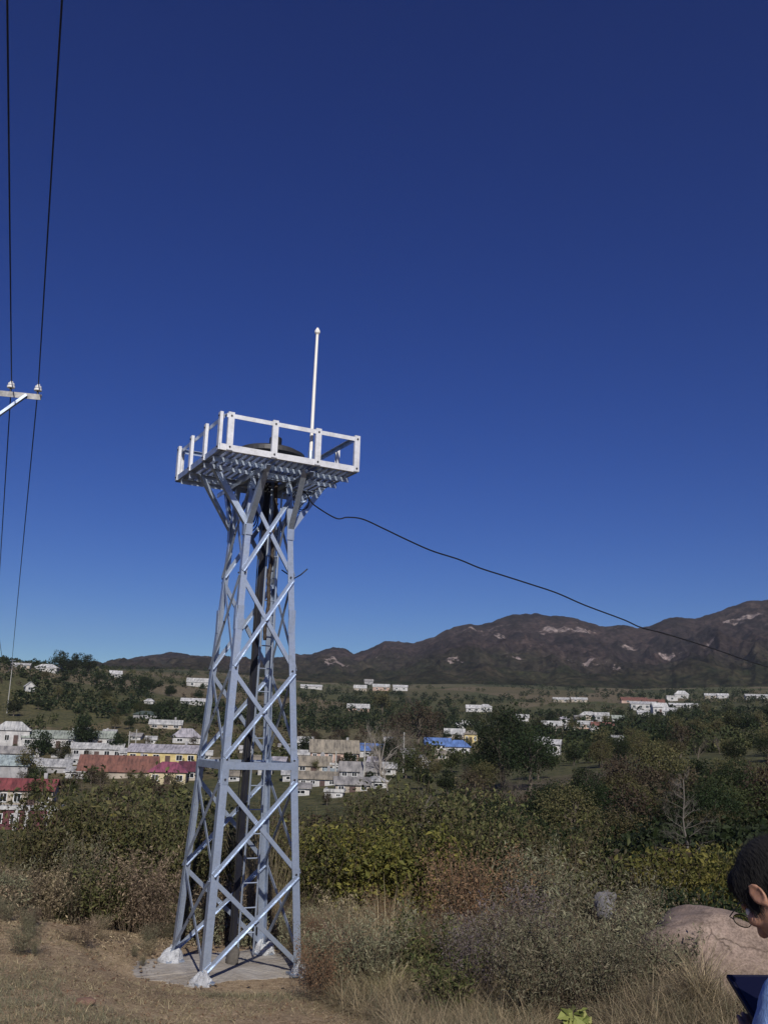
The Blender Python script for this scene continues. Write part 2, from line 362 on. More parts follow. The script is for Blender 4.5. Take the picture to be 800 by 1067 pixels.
def mountain_material():
    m, nt, b, o = newmat('autumn_scrub_mountain'); p = gpos(nt)
    n1 = noise(nt, .006, 8, .62, p); n2 = noise(nt, .05, 6, .65, p); n3 = noise(nt, .0035, 5, .6, p)
    c = ramp(nt, [(.3, (.024, .020, .020)), (.48, (.044, .034, .032)), (.62, (.066, .049, .045)), (.78, (.09, .07, .06))], n1.outputs[0])
    c = mix(nt, c, ramp(nt, [(.35, (.55, .55, .55)), (.65, (1.2, 1.2, 1.2))], n2.outputs[0]), 1.0, 'MULTIPLY')
    # lower slopes turn dark green
    sx = N(nt, 'ShaderNodeSeparateXYZ'); nt.links.new(p, sx.inputs[0])
    ma = N(nt, 'ShaderNodeMath', operation='MULTIPLY_ADD'); nt.links.new(n3.outputs[0], ma.inputs[0]); ma.inputs[1].default_value = -260
    nt.links.new(sx.outputs['Z'], ma.inputs[2])
    mr = N(nt, 'ShaderNodeMapRange'); mr.inputs[1].default_value = -60; mr.inputs[2].default_value = 30; nt.links.new(ma.outputs[0], mr.inputs[0])
    green = ramp(nt, [(.3, (.018, .026, .014)), (.7, (.05, .045, .028))], n2.outputs[0])
    c = mix(nt, green, c, mr.outputs[0])
    # bare pale rock patches
    r1 = noise(nt, .007, 8, .75, p, .2); r2 = noise(nt, .03, 5, .7, p)
    mu = N(nt, 'ShaderNodeMath', operation='MULTIPLY'); nt.links.new(ramp(nt, [(.61, (0, 0, 0)), (.66, (1, 1, 1))], r1.outputs[0]), mu.inputs[0])
    nt.links.new(ramp(nt, [(.47, (0, 0, 0)), (.56, (1, 1, 1))], r2.outputs[0]), mu.inputs[1])
    hz = N(nt, 'ShaderNodeMapRange'); hz.inputs[1].default_value = 110; hz.inputs[2].default_value = 190; nt.links.new(sx.outputs['Z'], hz.inputs[0])
    mu2 = N(nt, 'ShaderNodeMath', operation='MULTIPLY'); nt.links.new(mu.outputs[0], mu2.inputs[0]); nt.links.new(hz.outputs[0], mu2.inputs[1])
    c = mix(nt, c, (.25, .205, .19), mu2.outputs[0])
    # gully relief shading put into the colour as streaks running down the slope
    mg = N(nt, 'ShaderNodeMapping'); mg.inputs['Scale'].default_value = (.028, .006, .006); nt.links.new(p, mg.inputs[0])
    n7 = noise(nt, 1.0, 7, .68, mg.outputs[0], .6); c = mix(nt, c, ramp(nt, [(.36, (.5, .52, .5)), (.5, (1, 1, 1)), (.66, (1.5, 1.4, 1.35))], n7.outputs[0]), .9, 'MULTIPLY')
    # outcrops that stand bare on the ridges
    acc = None; dn = noise(nt, .02, 6, .75, p); dw = mix(nt, p, dn.outputs['Color'], 0.0)
    wv = N(nt, 'ShaderNodeVectorMath', operation='MULTIPLY_ADD'); nt.links.new(dn.outputs['Color'], wv.inputs[0]); wv.inputs[1].default_value = (150, 150, 150); wv.inputs[2].default_value = (-75, -75, -75)
    pw = N(nt, 'ShaderNodeVectorMath', operation='ADD'); nt.links.new(p, pw.inputs[0]); nt.links.new(wv.outputs[0], pw.inputs[1])
    for (u, v, rp) in ((573, 655, 15), (600, 657, 12), (493, 654, 9), (516, 662, 9), (477, 689, 9), (384, 690, 7), (347, 689, 9), (785, 642, 16), (762, 650, 10), (700, 684, 13), (640, 697, 9), (612, 689, 11), (540, 684, 8), (655, 676, 9), (730, 670, 9), (420, 684, 7)):
        P = mountain_hit(u, v); d = N(nt, 'ShaderNodeVectorMath', operation='DISTANCE'); nt.links.new(pw.outputs[0], d.inputs[0]); d.inputs[1].default_value = tuple(P)
        q = N(nt, 'ShaderNodeMapRange'); q.inputs[1].default_value = 0; q.inputs[2].default_value = rp*np.linalg.norm(P)/F*2.0; q.inputs[3].default_value = 1; q.inputs[4].default_value = 0; nt.links.new(d.outputs['Value'], q.inputs[0])
        if acc is None: acc = q.outputs[0]
        else:
            mx = N(nt, 'ShaderNodeMath', operation='MAXIMUM'); nt.links.new(acc, mx.inputs[0]); nt.links.new(q.outputs[0], mx.inputs[1]); acc = mx.outputs[0]
    n5 = noise(nt, .05, 10, .78, p); ml = N(nt, 'ShaderNodeMath', operation='MULTIPLY'); nt.links.new(acc, ml.inputs[0]); nt.links.new(n5.outputs[0], ml.inputs[1])
    c = mix(nt, c, ramp(nt, [(.3, (.12, .095, .09)), (.6, (.36, .30, .285))], n5.outputs[0]), ramp(nt, [(.26, (0, 0, 0)), (.33, (.9, .9, .9))], ml.outputs[0]))
    n6 = noise(nt, .11, 4, .7, p); c = mix(nt, c, ramp(nt, [(.38, (.45, .45, .47)), (.6, (1.15, 1.15, 1.15))], n6.outputs[0]), 1.0, 'MULTIPLY')
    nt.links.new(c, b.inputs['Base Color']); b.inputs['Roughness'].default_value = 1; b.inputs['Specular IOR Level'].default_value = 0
    bump(nt, b, n2.outputs[0], 1.0, 8)
    return m
azm = np.concatenate([np.linspace(-.95, -.42, 120)[:-1], np.linspace(-.42, .42, 760), np.linspace(.42, .95, 120)[1:]]); rm = np.concatenate([np.linspace(950, 2450, 240), np.linspace(2490, 4200, 24)])
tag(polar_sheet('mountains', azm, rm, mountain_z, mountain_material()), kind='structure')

# ------------------------------------------------------------------ tower
T = empty('lattice_tower', (TX, TY, TZ), TYAW, 'galvanised steel lattice tower with a railed platform on top', 'tower')
AH, BH, HT, CP, RAIL = .6976, .3845, 5.9065, 1.077, .5215
ZP = 7.0
def half(z): return AH+(BH-AH)*z/HT
def leg_pt(s, z): h = half(z); return np.array([s[0]*h, s[1]*h, z])
SG = {'A': (-1, 1), 'B': (-1, -1), 'C': (1, -1), 'D': (1, 1)}
for k, s in SG.items():
    mb = MB()
    a, b = (-s[0], 0, 0), (0, -s[1], 0)
    mb.angle(leg_pt(s, .02), leg_pt(s, 2.62), a, b, .105)
    mb.angle(leg_pt(s, 2.62), leg_pt(s, 4.75), a, b, .098)
    mb.angle(leg_pt(s, 4.75), leg_pt(s, 6.93), a, b, .092)
    # splice plates on the outer faces
    for z0 in (2.62, 4.75):
        p = leg_pt(s, z0)
        for ax in (0, 1):
            c = p.copy(); c[1-ax] += -s[1-ax]*.055; c[ax] += s[ax]*.008
            d = [.09, .09, .34]; d[ax] = .012; mb.box(c, d)
    mb.build('leg', MAT['steel'], T)
    bp = MB(); p = leg_pt(s, 0); bp.box((p[0]-s[0]*.03, p[1]-s[1]*.03, .012), (.26, .26, .024)); bp.build('base_plate', MAT['steel'], T)
ZN = [.10, 1.27, 2.52, 2.78, 4.03, 5.40, 6.66]
PAN = [(0, 1), (1, 2), (3, 4), (4, 5), (5, 6)]
FACES = [('B', 'C'), ('A', 'B'), ('D', 'A'), ('C', 'D')]
for fi, (k0, k1) in enumerate(FACES):
    s0, s1 = np.array(SG[k0]), np.array(SG[k1]); nrm = (s0+s1)/2.0; n3 = np.array([nrm[0], nrm[1], 0])
    for i, j in PAN:
        zc = (ZN[i]+ZN[j])/2
        for q, (a, b) in enumerate(((s0, s1), (s1, s0))):
            off = n3*(.006 if q == 0 else -.022)
            p0, p1 = leg_pt(a, ZN[i])+off, leg_pt(b, ZN[j])+off
            # start and end inside the leg flange
            e = (p1-p0)/np.linalg.norm(p1-p0); p0 = p0+e*.035; p1 = p1-e*.035
            ax = np.cross(n3, e); ax /= np.linalg.norm(ax)
            if ax[2] < 0: ax = -ax
            mb = MB(); w = .060; t = .008; g = (-1 if q else 1)
            sgn = -1 if q else 1
            mb.prism([(-w/2, 0), (w/2, 0), (w/2, t), (-w/2+t, t), (-w/2+t, .032), (-w/2, .032)], p0, p1, ax, n3*(sgn if q == 0 else -1))
            mb.build('brace', MAT['steel'], T)
        pm = (leg_pt(s0, ZN[i])+leg_pt(s1, ZN[j]))/2; h = half(zc)
        bb = MB(); c = n3*(half((ZN[i]+ZN[j])/2)+.02); c[2] = zc-.02*(j < 3)
        bb.tube([c, c+n3*.02], .016, 6); bb.build('bolt', MAT['bolt'], T)
    for zz in ZN:
        for a in (s0, s1):
            c = leg_pt(a, zz)+n3*.016; c = c-np.array([a[0]*(abs(n3[1])), a[1]*(abs(n3[0])), 0])*.055
            MB().tube([c, c+n3*.012], .015, 6).build('bolt', MAT['bolt'], T)
    # horizontal ring bar
    z = 2.65; e = np.array([s1[0]-s0[0], s1[1]-s0[1], 0])/2.0
    p0, p1 = leg_pt(s0, z)+n3*.014+e*.03, leg_pt(s1, z)+n3*.014-e*.03
    mb = MB(); mb.angle(p0, p1, (0, 0, 1), -n3, .10, .01); mb.build('ring_bar', MAT['steel'], T)
    z = 6.86; p0, p1 = leg_pt(s0, z)+n3*.014+e*.03, leg_pt(s1, z)+n3*.014-e*.03
    mb = MB(); mb.angle(p0, p1, (0, 0, 1), -n3, .08, .01); mb.build('ring_bar', MAT['steel'], T)
# flared struts
for k, s in SG.items():
    for ax in (0, 1):
        p0 = leg_pt(s, 6.12); p1 = leg_pt(s, 6.98); n3 = np.zeros(3); n3[ax] = s[ax]
        p0 = p0+n3*.012; p1[ax] = s[ax]*(CP-.14); p1[2] = 6.93
        a = np.zeros(3); a[1-ax] = -s[1-ax]
        e = (p1-p0)/np.linalg.norm(p1-p0); b = np.cross(e, a); b *= np.sign(b[2]) or 1
        mb = MB(); mb.angle(p0, p1, a, b, .085, .009); mb.build('flared_strut', MAT['steel'], T)
        pl = MB(); c = leg_pt(s, 6.12); c = c+n3*.018; c[1-ax] -= s[1-ax]*.05; d = [.1, .1, .3]; d[ax] = .01; pl.box(c, d); pl.build('gusset_plate', MAT['steel'], T)
# deck: edge channels, cross beams, grating
for sd in (-1, 1):
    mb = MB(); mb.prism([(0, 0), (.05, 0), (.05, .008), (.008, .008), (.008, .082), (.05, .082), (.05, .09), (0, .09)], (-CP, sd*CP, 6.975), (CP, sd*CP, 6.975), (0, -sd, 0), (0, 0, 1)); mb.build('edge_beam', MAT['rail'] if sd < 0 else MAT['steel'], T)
    mb = MB(); mb.prism([(0, 0), (.05, 0), (.05, .008), (.008, .008), (.008, .082), (.05, .082), (.05, .09), (0, .09)], (sd*CP, -CP+.003, 6.975), (sd*CP, CP-.003, 6.975), (-sd, 0, 0), (0, 0, 1)); mb.build('edge_beam', MAT['steel'], T)
for y in (-.78, -.36, .36, .78):
    mb = MB(); mb.angle((-CP+.01, y, 6.952), (CP-.01, y, 6.952), (0, 1 if y < 0 else -1, 0), (0, 0, -1), .07, .008); mb.build('cross_beam', MAT['steel'], T)
for x in (-.38, .38):
    mb = MB(); mb.angle((x, -CP+.01, 6.88), (x, CP-.01, 6.88), (1 if x < 0 else -1, 0, 0), (0, 0, -1), .07, .008); mb.build('cross_beam', MAT['steel'], T)
mb = MB()
for x in np.arange(-CP+.085, CP-.04, .098):
    if abs(x) < .26:
        mb.bar((x, -CP+.055, 6.995), (x, -.37, 6.995), .046, .05); mb.bar((x, .37, 6.995), (x, CP-.055, 6.995), .046, .05)
    else: mb.bar((x, -CP+.055, 6.995), (x, CP-.055, 6.995), .046, .05)
for y in np.arange(-.33, .34, .11): mb.bar((-.27, y, 6.985), (.27, y, 6.985), .05, .03)
mb.build('deck_slats', MAT['steel'], T)
# railings: posts are channels
def post(x, y, out, w=.088):
    mb = MB(); o2 = np.array([out[0], out[1], 0.]); a = np.array([-out[1], out[0], 0.])
    z0, z1 = 6.985, ZP+RAIL+.02
    t = .008; d = .045
    mb.prism([(-w/2, 0), (-w/2, -d), (-w/2+t, -d), (-w/2+t, -t), (w/2-t, -t), (w/2-t, -d), (w/2, -d), (w/2, 0)], (x, y, z0), (x, y, z1), a, o2)
    po = mb.build('railing_post', MAT['rail'], T)
    for z in (7.03, ZP+RAIL-.035):
        bb = MB(); c = np.array([x, y, z]); bb.tube([c-o2*.004, c+o2*.012], .014, 6); bb.build('bolt', MAT['bolt'], po)
def rail(p0, p1, out, h=.062, mat='rail'):
    mb = MB(); o2 = np.array([out[0], out[1], 0.]); mb.prism([(0, 0), (.008, 0), (.008, h-.008), (.05, h-.008), (.05, h), (0, h)], p0, p1, -o2, (0, 0, 1)); mb.build('top_rail', MAT[mat], T)
O = .012
for fr in (.065, .375, .69, .985):
    post(-CP+2*CP*fr, -CP-O, (0, -1))
for fr in (.03, .34, .66, .965):
    post(-CP+2*CP*fr, CP+O, (0, 1)); post(-CP-O, -CP+2*CP*(1-fr)+.0, (-1, 0)); post(CP+O, -CP+2*CP*fr, (1, 0))
zt = ZP+RAIL-.065
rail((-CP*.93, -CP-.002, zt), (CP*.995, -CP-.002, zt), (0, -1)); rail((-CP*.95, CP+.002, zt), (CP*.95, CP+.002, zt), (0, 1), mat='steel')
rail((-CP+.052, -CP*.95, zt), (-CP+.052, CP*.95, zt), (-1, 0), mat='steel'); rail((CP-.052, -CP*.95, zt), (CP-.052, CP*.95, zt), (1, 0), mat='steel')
# ladder, duct and conduit inside
lad = MB()
def inn(x, y, z): return np.array([x, y-(AH-half(z)), z])
yl = .44
lad_o = MB().tube([inn(.20, yl, .05), inn(.17, yl, 6.9)], .016, 6).build('ladder', MAT['steel'], T)
MB().tube([inn(.44, yl, .05), inn(.34, yl, 6.9)], .016, 6).build('ladder_rail', MAT['steel'], lad_o)
for z in np.arange(.35, 6.8, .34):
    t = z/6.9
    MB().tube([inn(.20-.03*t, yl, z), inn(.44-.10*t, yl, z)], .010, 6).build('rung', MAT['steel'], lad_o)
d0, d1 = inn(.10, yl-.03, .02), inn(.09, yl-.03, 6.9)
MB().prism([(-.046, -.025), (.046, -.025), (.046, .025), (-.046, .025)], d0, d1, (1, 0, 0), (0, 1, 0)).build('cable_duct', MAT['duct'], T)
pts = [inn(.20, yl-.12, z)+np.array([.012*math.sin(z*9), .01*math.cos(z*7), 0]) for z in np.linspace(4.5, 6.95, 50)]
MB().tube(pts, [.032 if i % 2 else .026 for i in range(50)], 8).build('conduit', MAT['rust'], T)
for k in range(3):
    pts = [inn(.03+.02*k, yl-.05-.01*k, z)+np.array([.02*math.sin(z*2+k), .02*math.cos(z*3+k), 0]) for z in np.linspace(.1, 6.9, 40)]
    MB().tube(pts, .008, 6).build('cable', MAT['black'], T)

def tl(x, y, z):
    cx, sx = math.cos(TYAW), math.sin(TYAW); return np.array([TX+cx*x-sx*y, TY+sx*x+cx*y, TZ+z])
# things on the platform
dm = empty('equipment_dome', tl(.06, .02, 7.03), TYAW, 'low dark domed drum with a stub on the tower platform', 'equipment')
MB().lathe([(.17, 0), (.17, .24)], 20).build('pedestal', MAT['drum'], dm, False)
MB().lathe([(.50, .24), (.56, .26), (.56, .315)], 40).build('rim', MAT['drum'], dm)
MB().lathe([(.545, .316), (.46, .37), (.3, .42), (.12, .44)], 40).build('dome', MAT['drum'], dm, True)
MB().lathe([(.095, .40), (.095, .545), (.08, .56)], 18, (.04, -.17, 0)).build('stub', MAT['black'], dm)
an = empty('whip_antenna', tl(.36, -.93, 7.0), TYAW, 'tall thin white antenna rod standing on the tower platform', 'antenna')
MB().tube([(0, 0, .02), (.004, 0, 1.2), (.012, 0, 2.08)], [.027, .024, .021], 10).build('rod', MAT['white'], an)
MB().lathe([(.02, 2.07), (.042, 2.10), (.042, 2.13), (.012, 2.185)], 10, (.012, 0, 0)).build('tip', MAT['white'], an)
MB().box((0, 0, .02), (.1, .1, .012)).tube([(0, 0, .01), (0, 0, .22)], .04, 8).build('mount', MAT['steel'], an)
# blue cable coil hung under the deck
mb = MB()
for k in range(5):
    c = tl(-.28+.02*k, -.14+.02*k, 6.42-.03*k); r = .11+.012*k
    pts = [c+np.array([r*math.cos(t)*.7, r*math.cos(t)*.5, r*1.3*math.sin(t)]) for t in np.linspace(0, 2*PI, 24)]
    mb.tube(pts, .010, 5)
mb.tube([tl(-.25, -.1, 6.5), tl(-.2, -.1, 6.8), tl(-.1, 0, 6.95)], .010, 5)
tag(mb.build('cable_coil', MAT['bluecable'], None, True), 'coil of blue cable hung under the tower platform', 'cable')
mb = MB()
for k in range(3):
    c = tl(.50, -.36+.03*k, 6.6); r = .10+.015*k
    mb.tube([c+np.array([r*math.cos(t), .3*r*math.cos(t), r*1.4*math.sin(t)]) for t in np.linspace(0, 2*PI, 22)], .008, 5)
tag(mb.build('cable_coil', MAT['black'], None, True), 'small black cable loop at the tower leg where the overhead cable starts', 'cable')
pc = leg_pt((1, -1), 5.42); c0 = tl(*pc)
mb = MB(); mb.tube([c0+np.array([-.2, .15, .12]), c0+np.array([0, .05, -.02]), c0+np.array([.1, 0, .03]), c0+np.array([.2, -.02, .12])], .010, 5)
tag(mb.build('loose_cable', MAT['black'], None, True), 'short loose black cable end sticking out beside the tower', 'cable')

# concrete pad and footings
def pad():
    n = 120; ring = []
    poly = [(-1.45, .45), (-1.15, .9), (-.3, 1.05), (.6, 1.0), (.92, .8), (.93, 0), (.86, -.78), (.4, -.70), (-.3, -.62), (-.78, -.78), (-1.1, -.35), (-1.5, -.02)]
    P = np.array(poly); t = np.linspace(0, len(P), n, endpoint=False); i = t.astype(int); f = (t-i)[:, None]
    ring = P[i]*(1-f)+P[(i+1) % len(P)]*f
    ring = ring*(1+.05*np.array([random.uniform(-1, 1) for _ in range(n)]))[:, None]
    vs = [(0, 0, .035)]+[(x*.6, y*.6, .035+random.uniform(-.006, .006)) for x, y in ring]+[(x, y, .02+random.uniform(-.006, .008)) for x, y in ring]+[(x*1.04, y*1.04, -.2) for x, y in ring]
    f = [(0, 1+k, 1+(k+1) % n) for k in range(n)]+[(1+k, 1+n+k, 1+n+(k+1) % n, 1+(k+1) % n) for k in range(n)]+[(1+n+k, 1+2*n+k, 1+2*n+(k+1) % n, 1+n+(k+1) % n) for k in range(n)]
    mb = MB(); mb.add(vs, f); return mb
po = pad().build('concrete_pad', MAT['concrete']); po.location = (TX, TY, TZ-.03); po.rotation_euler = (0, 0, TYAW)
tag(po, 'rough pale concrete pad on the ground under the tower', 'concrete pad')
for k, lab in zip('ABCD', ('left rear tower leg', 'front left tower leg', 'front right tower leg', 'rear tower leg')):
    s = SG[k]; mb = MB(); n = 26; m = 9; vs = []
    big = .95 if k in 'AD' else .75
    for i in range(m):
        ph = i/(m-1)*PI/2
        for j in range(n):
            th = 2*PI*j/n; rr_ = big*.155*math.cos(ph)**.8*(1+.5*fbm(2.4*math.cos(th)+3*ord(k), 2.4*math.sin(th)+ph*2.5, 4, 5))+.015
            vs.append((rr_*math.cos(th), rr_*math.sin(th), big*.235*math.sin(ph)**1.2*(1+.35*fbm(3*math.cos(th), 3*math.sin(th)+ord(k), 3, 8))))
    f = [(i*n+j, i*n+(j+1) % n, (i+1)*n+(j+1) % n, (i+1)*n+j) for i in range(m-1) for j in range(n)]
    mb.add(vs, f+[tuple(range((m-1)*n, m*n))]); o = mb.build('tower_footing', MAT['footing'])
    o.location = tl(s[0]*(AH-.01), s[1]*(AH-.01), -.03); o.rotation_euler = (0, 0, random.uniform(0, 6)); tag(o, 'whitish mortar mound wrapped round the foot of the '+lab, 'footing', 'mortar footings of the tower')
sh = MB(); 
o = None

# ------------------------------------------------------------------ overhead cable and poles
def tube_path(P, n=8):
    P = np.array(P, float); out = []
    for i in range(len(P)-1):
        p0, p1, p2, p3 = P[max(i-1, 0)], P[i], P[i+1], P[min(i+2, len(P)-1)]
        for t in np.linspace(0, 1, n, endpoint=False):
            out.append(.5*((2*p1)+(-p0+p2)*t+(2*p0-5*p1+4*p2-p3)*t*t+(-p0+3*p1-3*p2+p3)*t**3))
    return out+[P[-1]]
cab = [(322, 518), (327, 526), (350, 540), (362, 539), (378, 541), (400, 551), (425, 563), (450, 574), (478, 583), (500, 592), (525, 600), (550, 608), (580, 618), (610, 631), (650, 646), (668, 654), (695, 661), (740, 675), (800, 695), (880, 716)]
P = []
for u, v in cab:
    t = (u-322)/(880-322); Y = 1/((1-t)/13.75+t/42); P.append(at(u, v, Y))
tag(MB().tube(tube_path(P), np.linspace(.0095, .018, (len(P)-1)*8+1), 6).build('overhead_cable', MAT['black'], None, True), 'black cable sagging from the tower top across the sky to the right', 'cable')
e = P[-1]
end_pole = empty('cable_pole', (e[0], e[1], g1(e[0], e[1])), 0, 'wooden pole holding the far end of the sagging cable', 'pole')
MB().tube([(0, 0, -.3), (0, 0, e[2]-g1(e[0], e[1])+.3)], [.12, .09], 10).build('shaft', MAT['wood'], end_pole)
MB().tube([(-.1, 0, e[2]-g1(e[0], e[1])), (.1, 0, e[2]-g1(e[0], e[1]))], .03, 8).build('hook', MAT['bolt'], end_pole)

YP = 20.5
pinR, pinM, pinL = at(40, 400, YP), at(12, 397, YP-.1), at(-24, 393, YP-.25)
farp = at(13.5, 688, 300)
dirx = (pinR-pinL); dirx[2] = 0; dirx /= np.linalg.norm(dirx)
base = (pinM+pinL)/2-dirx*.05
gz = g1(base[0], base[1]); top = pinM[2]
up = empty('utility_pole', (base[0], base[1], gz), math.atan2(dirx[1], dirx[0]), 'concrete power line pole whose crossarm enters the picture at left', 'utility pole')
H_ = top-gz
MB().tube([(0, .14, -.5), (0, .14, H_+.35)], [.17, .1], 16).build('shaft', MAT['poleconc'], up, True)
xr = float((pinR-base)@dirx); xm = float((pinM-base)@dirx); xl = float((pinL-base)@dirx)
dzr = pinR[2]-top
MB().angle((xl-.12, 0, H_-.24), (xr+.09, 0, H_-.24+dzr*.9), (0, 1, 0), (0, 0, -1), .13, .012).build('crossarm', MAT['weathered'], up)
MB().bar((xr-.22, -.01, H_-.30), (0.05, .0, H_-1.0), .095, .06).build('arm_brace', MAT['steel'], up)
MB().bar((xl+.1, -.01, H_-.30), (-.05, .0, H_-1.0), .095, .06).build('arm_brace', MAT['steel'], up)
for x, z in ((xl, H_+pinL[2]-top), (xm, H_), (xr, H_+dzr)):
    ins = MB().lathe([(.022, -.24), (.022, -.14)], 10, (x, 0.03, z)).build('insulator', MAT['bolt'], up)
    MB().lathe([(.04, -.16), (.085, -.15), (.085, -.105), (.05, -.10), (.05, -.085), (.07, -.08), (.07, -.045), (.035, -.03), (.035, 0)], 14, (x, .03, z)).build('shed', MAT['porcelain'], ins)
def wire(pin, far, top_px, sag, lab, r0=.0135, r1=.036):
    d = pin-far; d /= np.linalg.norm(d)
    pts = []
    for t in np.linspace(0, 1, 80):
        t = t**1.6
        p = pin*(1-t)+far*t; p = p.copy(); p[2] -= 4*sag*t*(1-t); pts.append(p)
    # towards and over the camera: aim at where the photo's wire leaves the frame
    q = at(top_px[0], top_px[1], 9.6); q[2] = q[2]
    e2 = q-pin; back = [pin+e2*k+np.array([0, 0, -.35*k*(2-k)*.0]) for k in np.linspace(2.4, 0, 24)[:-1]]
    allp = back+pts; rad = [r0]*len(back)+list(np.linspace(r0, r1, len(pts)))
    tag(MB().tube(allp, rad, 5).build('power_line', MAT['black'], None, True), lab, 'power line')
wire(pinR, farp, (64.5, 0), 4.5, 'right hand black power line running over the crossarm end to the hill')
far2 = at(-3, 690, 300)
wire(pinM, far2, (7.5, 0), 4.5, 'black power line on the second insulator from the crossarm end')
wire(pinL, farp+np.array([-.3, 0, 0]), (-80, 0), 5.0, 'third power line curving in low at the left edge below the crossarm')
for p, lab in ((farp, 'thin far pole on the left hilltop where two power lines end'), (far2, 'thin far pole at the left edge where the middle power line ends')):
    gz = g1(p[0], p[1]); fp_ = empty('far_pole', (p[0], p[1], gz), 0, lab, 'utility pole')
    MB().tube([(0, 0, -.5), (0, 0, p[2]-gz+.2)], [.14, .09], 8).build('shaft', MAT['poleconc'], fp_)
    MB().box((0, 0, p[2]-gz-.15), (1.8, .1, .1)).build('crossarm', MAT['steel'], fp_)

# ------------------------------------------------------------------ houses
def wallmat(name, c): return mottled(name, tuple(q*.5 for q in c), c, .55, .9, 0, .3, .03, 10)
HM = {'white': wallmat('whitewashed_wall', (.56, .56, .57)), 'cream': wallmat('cream_wall', (.62, .54, .36)), 'yellow': wallmat('yellow_wall', (.66, .54, .26)),
      'beige': wallmat('beige_wall', (.46, .41, .35)), 'pink': wallmat('pinkish_wall', (.55, .40, .34)), 'grey': wallmat('grey_wall', (.38, .38, .40)),
      'maroon': wallmat('maroon_wall', (.14, .045, .06)), 'bluewall': wallmat('blue_wall', (.10, .18, .42))}
def roofmat(name, c, scale=3.0, metal=0):
    m, nt, b, o = newmat(name); p = opos(nt)
    w = N(nt, 'ShaderNodeTexWave'); w.inputs['Scale'].default_value = scale; w.bands_direction = 'X'; nt.links.new(p, w.inputs['Vector'])
    n = noise(nt, .7, 9, .72, p)
    c1 = ramp(nt, [(.3, tuple(q*.5+.02 for q in c)), (.55, c), (.75, tuple(min(q*1.1+.03, .8) for q in c))], n.outputs[0])
    mp = N(nt, 'ShaderNodeMapping'); mp.inputs['Scale'].default_value = (2.2, .35, .35); nt.links.new(p, mp.inputs[0]); st = noise(nt, 1.0, 6, .7, mp.outputs[0])
    c1 = mix(nt, c1, ramp(nt, [(.36, (.42, .42, .44)), (.5, (1, 1, 1)), (.66, (1.35, 1.32, 1.28))], st.outputs[0]), .9, 'MULTIPLY')
    nt.links.new(mix(nt, c1, ramp(nt, [(0, (.8, .8, .8)), (1, (1.05, 1.05, 1.05))], w.outputs[0]), 1.0, 'MULTIPLY'), b.inputs['Base Color'])
    b.inputs['Roughness'].default_value = .75; bump(nt, b, w.outputs[0], .4, .04); return m
RM = {'grey': roofmat('grey_tile_roof', (.27, .265, .27)), 'pale': roofmat('pale_sheet_roof', (.46, .47, .48)), 'red': roofmat('faded_red_tile_roof', (.19, .085, .066)),
      'crimson': roofmat('crimson_sheet_roof', (.20, .05, .055)), 'magenta': roofmat('magenta_sheet_roof', (.23, .06, .11)), 'maroon': roofmat('dark_maroon_roof', (.10, .025, .045)),
      'blue': roofmat('blue_sheet_roof', (.10, .19, .46)), 'green': roofmat('grey_green_roof', (.30, .34, .31)), 'brown': roofmat('grey_brown_tile_roof', (.25, .225, .185)),
      'white': roofmat('white_sheet_roof', (.52, .53, .55)), 'cyan': roofmat('pale_cyan_roof', (.38, .46, .48)), 'lilac': roofmat('grey_lilac_roof', (.36, .35, .40)), 'dark': roofmat('dark_slate_roof', (.06, .085, .075))}
m, nt, b, _o = newmat('dark_window_glass'); b.inputs['Base Color'].default_value = (.015, .018, .022, 1); b.inputs['Roughness'].default_value = .08; HM['glass'] = m
HM['frame'] = mottled('window_frame_paint', (.55, .57, .6), (.7, .72, .74), 2, .6)
HM['door'] = mottled('dark_door_paint', (.05, .03, .03), (.1, .06, .05), 2, .7)
HM['pillar'] = HM['white']

